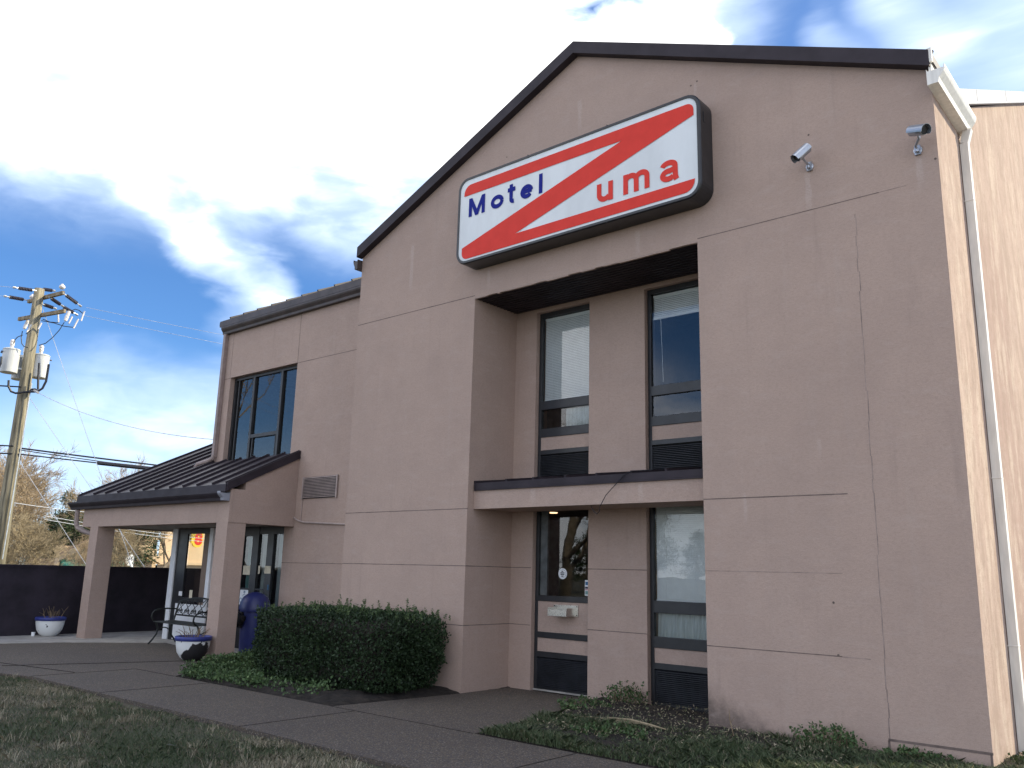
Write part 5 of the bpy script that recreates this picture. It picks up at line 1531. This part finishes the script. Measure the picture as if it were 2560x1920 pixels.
m.face([(ox - .88, yA, 1.80), (ox - .88, yB, 1.80), (ox + .9, yB, 1.36), (ox + .9, yA + .12, 1.36)]); m.face([(ox + .9, yA + .12, 1.36), (ox + .9, yB, 1.36), (ox + .9, yB, 1.15), (ox + .9, yA + .12, 1.15)]); m.face([(ox - .88, yA, 1.80), (ox + .9, yA + .12, 1.36), (ox + .9, yA + .12, 1.15), (ox - .88, yA, 1.15)])
m.build('awning', MAT['awning'], of)


# ------------------------------------------------------------------ trees
def segs_mesh(segs, n):
    """segs: list of (p0, r0, p1, r1) -> n-sided prisms as arrays"""
    A = np.array([s[0] for s in segs], float); Bp = np.array([s[2] for s in segs], float)
    r0 = np.array([s[1] for s in segs]); r1 = np.array([s[3] for s in segs])
    d = Bp - A; d /= (np.linalg.norm(d, axis=1)[:, None] + 1e-9)
    ref = np.tile(np.array([.31, .17, .93]), (len(A), 1)); a = np.cross(d, ref); a /= (np.linalg.norm(a, axis=1)[:, None] + 1e-9); b = np.cross(d, a)
    V = np.zeros((len(A), 2 * n, 3))
    for k in range(n):
        t = 2 * np.pi * k / n; o = a * np.cos(t) + b * np.sin(t)
        V[:, k] = A + o * r0[:, None]; V[:, n + k] = Bp + o * r1[:, None]
    F = []
    base = np.arange(len(A)) * 2 * n
    for k in range(n): F.append(np.stack([base + k, base + (k + 1) % n, base + n + (k + 1) % n, base + n + k], 1))
    return V.reshape(-1, 3), np.concatenate(F)


def grow(seed, h, r, levels=5, stems=1, spread=.55, first=.3, kids=(3, 4, 4, 4, 3), twist=.18, updraft=.22):
    R_ = np.random.default_rng(seed); thick = []; thin = []
    def branch(p, d, L, r, lev):
        n = 5 if lev == 0 else 4 if lev < 3 else 2
        q = np.array(p, float); dd = np.array(d, float); pts = [(q.copy(), r)]
        for k in range(n):
            dd = dd + R_.normal(0, twist, 3); dd[2] += updraft * (.3 if lev == 0 else 1) * .35; dd /= np.linalg.norm(dd)
            q2 = q + dd * L / n; ra = r * (1 - .6 * k / n); rb = r * (1 - .6 * (k + 1) / n)
            (thick if lev < 2 else thin).append((q, ra, q2, rb)); q = q2; pts.append((q.copy(), rb))
        if lev >= levels: return
        nk = kids[min(lev, len(kids) - 1)] + (1 if R_.random() < .4 else 0)
        for k in range(nk):
            f = first + (1 - first) * (k + R_.uniform(.2, .9)) / nk if lev == 0 else R_.uniform(.25, 1.0)
            i = min(int(f * n), n - 1); u = f * n - i; P0 = pts[i][0] * (1 - u) + pts[i + 1][0] * u; rr = pts[i][1] * (1 - u) + pts[i + 1][1] * u
            ax = R_.normal(size=3); ax -= ax.dot(dd) * dd; ax /= np.linalg.norm(ax)
            nd = dd * math.cos(spread * R_.uniform(.7, 1.5)) + ax * math.sin(spread * R_.uniform(.7, 1.5)); nd /= np.linalg.norm(nd)
            branch(P0, nd, L * R_.uniform(.48, .72), max(rr * .62, .015), lev + 1)
        if lev == 0: branch(pts[-1][0], dd, L * .5, r * .42, 1)
    for s_ in range(stems):
        a = 2 * math.pi * s_ / stems + R_.uniform(-.4, .4); t = 0 if stems == 1 else R_.uniform(.12, .4)
        branch((.08 * math.cos(a) * (stems > 1), .08 * math.sin(a) * (stems > 1), -.05), (math.cos(a) * t, math.sin(a) * t, 1), h * (.62 if stems == 1 else .55), r, 0)
    return thick, thin


TREES = {}
def bare_tree(kind, loc, rot, sc, label, group, mt=None):
    if kind not in TREES:
        thick, thin = KINDS_[kind]()
        zt = max(s[2][2] for s in thick + thin)
        V, F = segs_mesh(thick, 7); a = arrays('trunk', V / zt, F, MAT['bark'], smooth=True)
        V, F = segs_mesh(thin, 3); b = arrays('crown', V / zt, F, MAT['twigpale'] if kind.endswith('pale') else MAT['twig'])
        TREES[kind] = (a.data, b.data); bpy.data.objects.remove(a); bpy.data.objects.remove(b)
    t = thing('bare_tree', label, 'tree', loc, group); t.rotation_euler = (0, 0, rot); t.scale = sc
    for nm, me in zip(('trunk', 'crown'), TREES[kind]):
        o = bpy.data.objects.new(nm, me); COL.objects.link(o); o.parent = t
    return t
KINDS_ = {
    'round': lambda: grow(3, 10, .20, 5, 1, .52, .22, (7, 5, 4, 4, 4)),
    'bushypale': lambda: grow(8, 8, .10, 5, 5, .48, .15, (4, 4, 4, 4, 3)),
    'tallround': lambda: grow(21, 12, .22, 5, 1, .48, .28, (7, 5, 4, 4, 4)),
    'big': lambda: grow(35, 13, .44, 5, 1, .58, .34, (4, 4, 4, 3, 3)),
}
def T(kind, az, d, H, rot, label, group, wid=1.0):
    p = polar(az, 0, d); return bare_tree(kind, (p.x, p.y, 0), rot, (H * wid, H * wid, H), label, group)
GA = 'bare trees beyond the wall'
T('round', 73.4, 58, 8.0, .3, 'bare brown tree at the left edge behind the pole', GA, 1.15)
T('tallround', 71.7, 63, 9.2, 1.2, 'bare brown tree just behind the utility pole', GA, 1.1)
T('round', 70.5, 88, 12.0, 2.4, 'bare brown tree next right of the utility pole', GA, 1.1)
T('tallround', 69.5, 92, 10.2, 4.0, 'bare brown tree left of the small pine', GA, 1.1)
T('bushypale', 70.3, 48, 4.3, .8, 'pale multi stemmed bare shrub tree close behind dark wall', GA, .9)
T('bushypale', 72.2, 50, 4.8, 2.0, 'pale many branched bare tree low beside the pole base', GA, 1.2)
T('bushypale', 69.1, 86, 5.2, 3.2, 'pale bare bush tree left of the green awning', GA, 1.0)
T('bushypale', 71.0, 70, 5.2, 4.4, 'dense pale bare thicket tree deep behind the pole', GA, 1.5)
T('bushypale', 68.0, 96, 6.4, 5.4, 'dense pale bare thicket tree deep behind the office', GA, 1.4)
T('tallround', 66.75, 55, 3.4, .5, 'small bare tree before the sloping office gable', GA, .6)
T('bushypale', 64.9, 58, 4.4, 1.0, 'small bare tree seen past the left porch column', GA, .7)
T('tallround', 64.2, 76, 10.2, .2, 'tall bare tree rising over the porch roof, tallest', GA, .95)
T('round', 65.4, 82, 9.0, 3.0, 'bare tree over the porch roof, left of tallest', GA, 1.0)
T('round', 62.6, 84, 10.0, 5.0, 'bare tree over porch roof near the wing corner', GA, 1.0)


def pine_mesh(seed, n_br, nl):
    R_ = np.random.default_rng(seed); P = []; segs = [((0, 0, -.02), .03, (0.01, 0, .5), .022), ((.01, 0, .5), .022, (0, .01, 1.0), .004)]
    for k in range(n_br):
        z = R_.uniform(.22, .98); L = (.34 * (1 - z) ** .7 + .05) * R_.uniform(.6, 1.2); a = R_.uniform(0, 6.28); tip = np.array([L * math.cos(a), L * math.sin(a), z + L * R_.uniform(-.1, .35)])
        segs.append(((0, 0, z), .006, tuple(tip), .002)); m_ = int(nl * (.4 + L * 2))
        c = np.array([0, 0, z]) + (tip - np.array([0, 0, z])) * R_.uniform(.45, 1.05, m_)[:, None]
        P.append(c + R_.normal(0, .028, (m_, 3)))
    P = np.concatenate(P); V, F = leaves(P, .035, R_, up=.35, aspect=.28)
    return segs, V, F, len(P)
PM = {}
def pine(loc, H, wid, rot, label, group, seed=1):
    if seed not in PM:
        sg_, V, F, n_ = pine_mesh(seed, 90, 70)
        Vt, Ft = segs_mesh(sg_, 6); a = arrays('trunk', Vt, Ft, MAT['bark']); b = arrays('crown', V, F, MAT['pine'], np.random.default_rng(seed).beta(2, 2, n_))
        PM[seed] = (a.data, b.data); bpy.data.objects.remove(a); bpy.data.objects.remove(b)
    t = thing('pine_tree', label, 'tree', loc, group); t.rotation_euler = (0, 0, rot); t.scale = (H * wid, H * wid, H)
    for nm, me in zip(('trunk', 'crown'), PM[seed]):
        o = bpy.data.objects.new(nm, me); COL.objects.link(o); o.parent = t
GP = 'evergreens beyond the wall'
for (az, d, H, wd, lab) in ((67.7, 92, 8.0, .9, 'small green pine showing left of the porch gutter'), (67.2, 84, 6.2, 1.3, 'dark evergreen behind the sloping office gable'), (66.4, 88, 6.6, 1.4, 'dark evergreen hidden mostly by the left porch column'), (68.6, 92, 5.4, 1.5, 'low dark evergreen deep behind the bare trees'), (63.9, 80, 5.6, 1.3, 'dark evergreen beside the glazed part of far motel')):
    q = polar(az, 0, d); pine((q.x, q.y, 0), H, wd, az, lab, GP)
# across the street, mirrored by the motel's windows
GR = 'trees across the lot mirrored in the windows'
bare_tree('big', (-17.3, -14.6, -.05), .4, (9.5, 9.5, 8.4), 'big bare tree whose trunk is mirrored in the service window', GR)
bare_tree('big', (-27.0, -7.2, -.05), 2.2, (12.5, 12.5, 12.5), 'big bare tree mirrored in the window above the porch', GR)
for (x, y, H, wd, lab) in ((-41.5, -61, 10, .8, 'pine mirrored at left of the lower right window'), (-44, -58, 5.5, 1.4, 'dark pine mirrored behind the trunk in service window'), (-43, -52, 5.5, 1.6, 'second dark pine mirrored in the service window'), (-47, -80, 7, 1.2, 'far pine mirrored low in the lower right window')):
    pine((x, y, -.05), H, wd, x, lab, GR, 2)
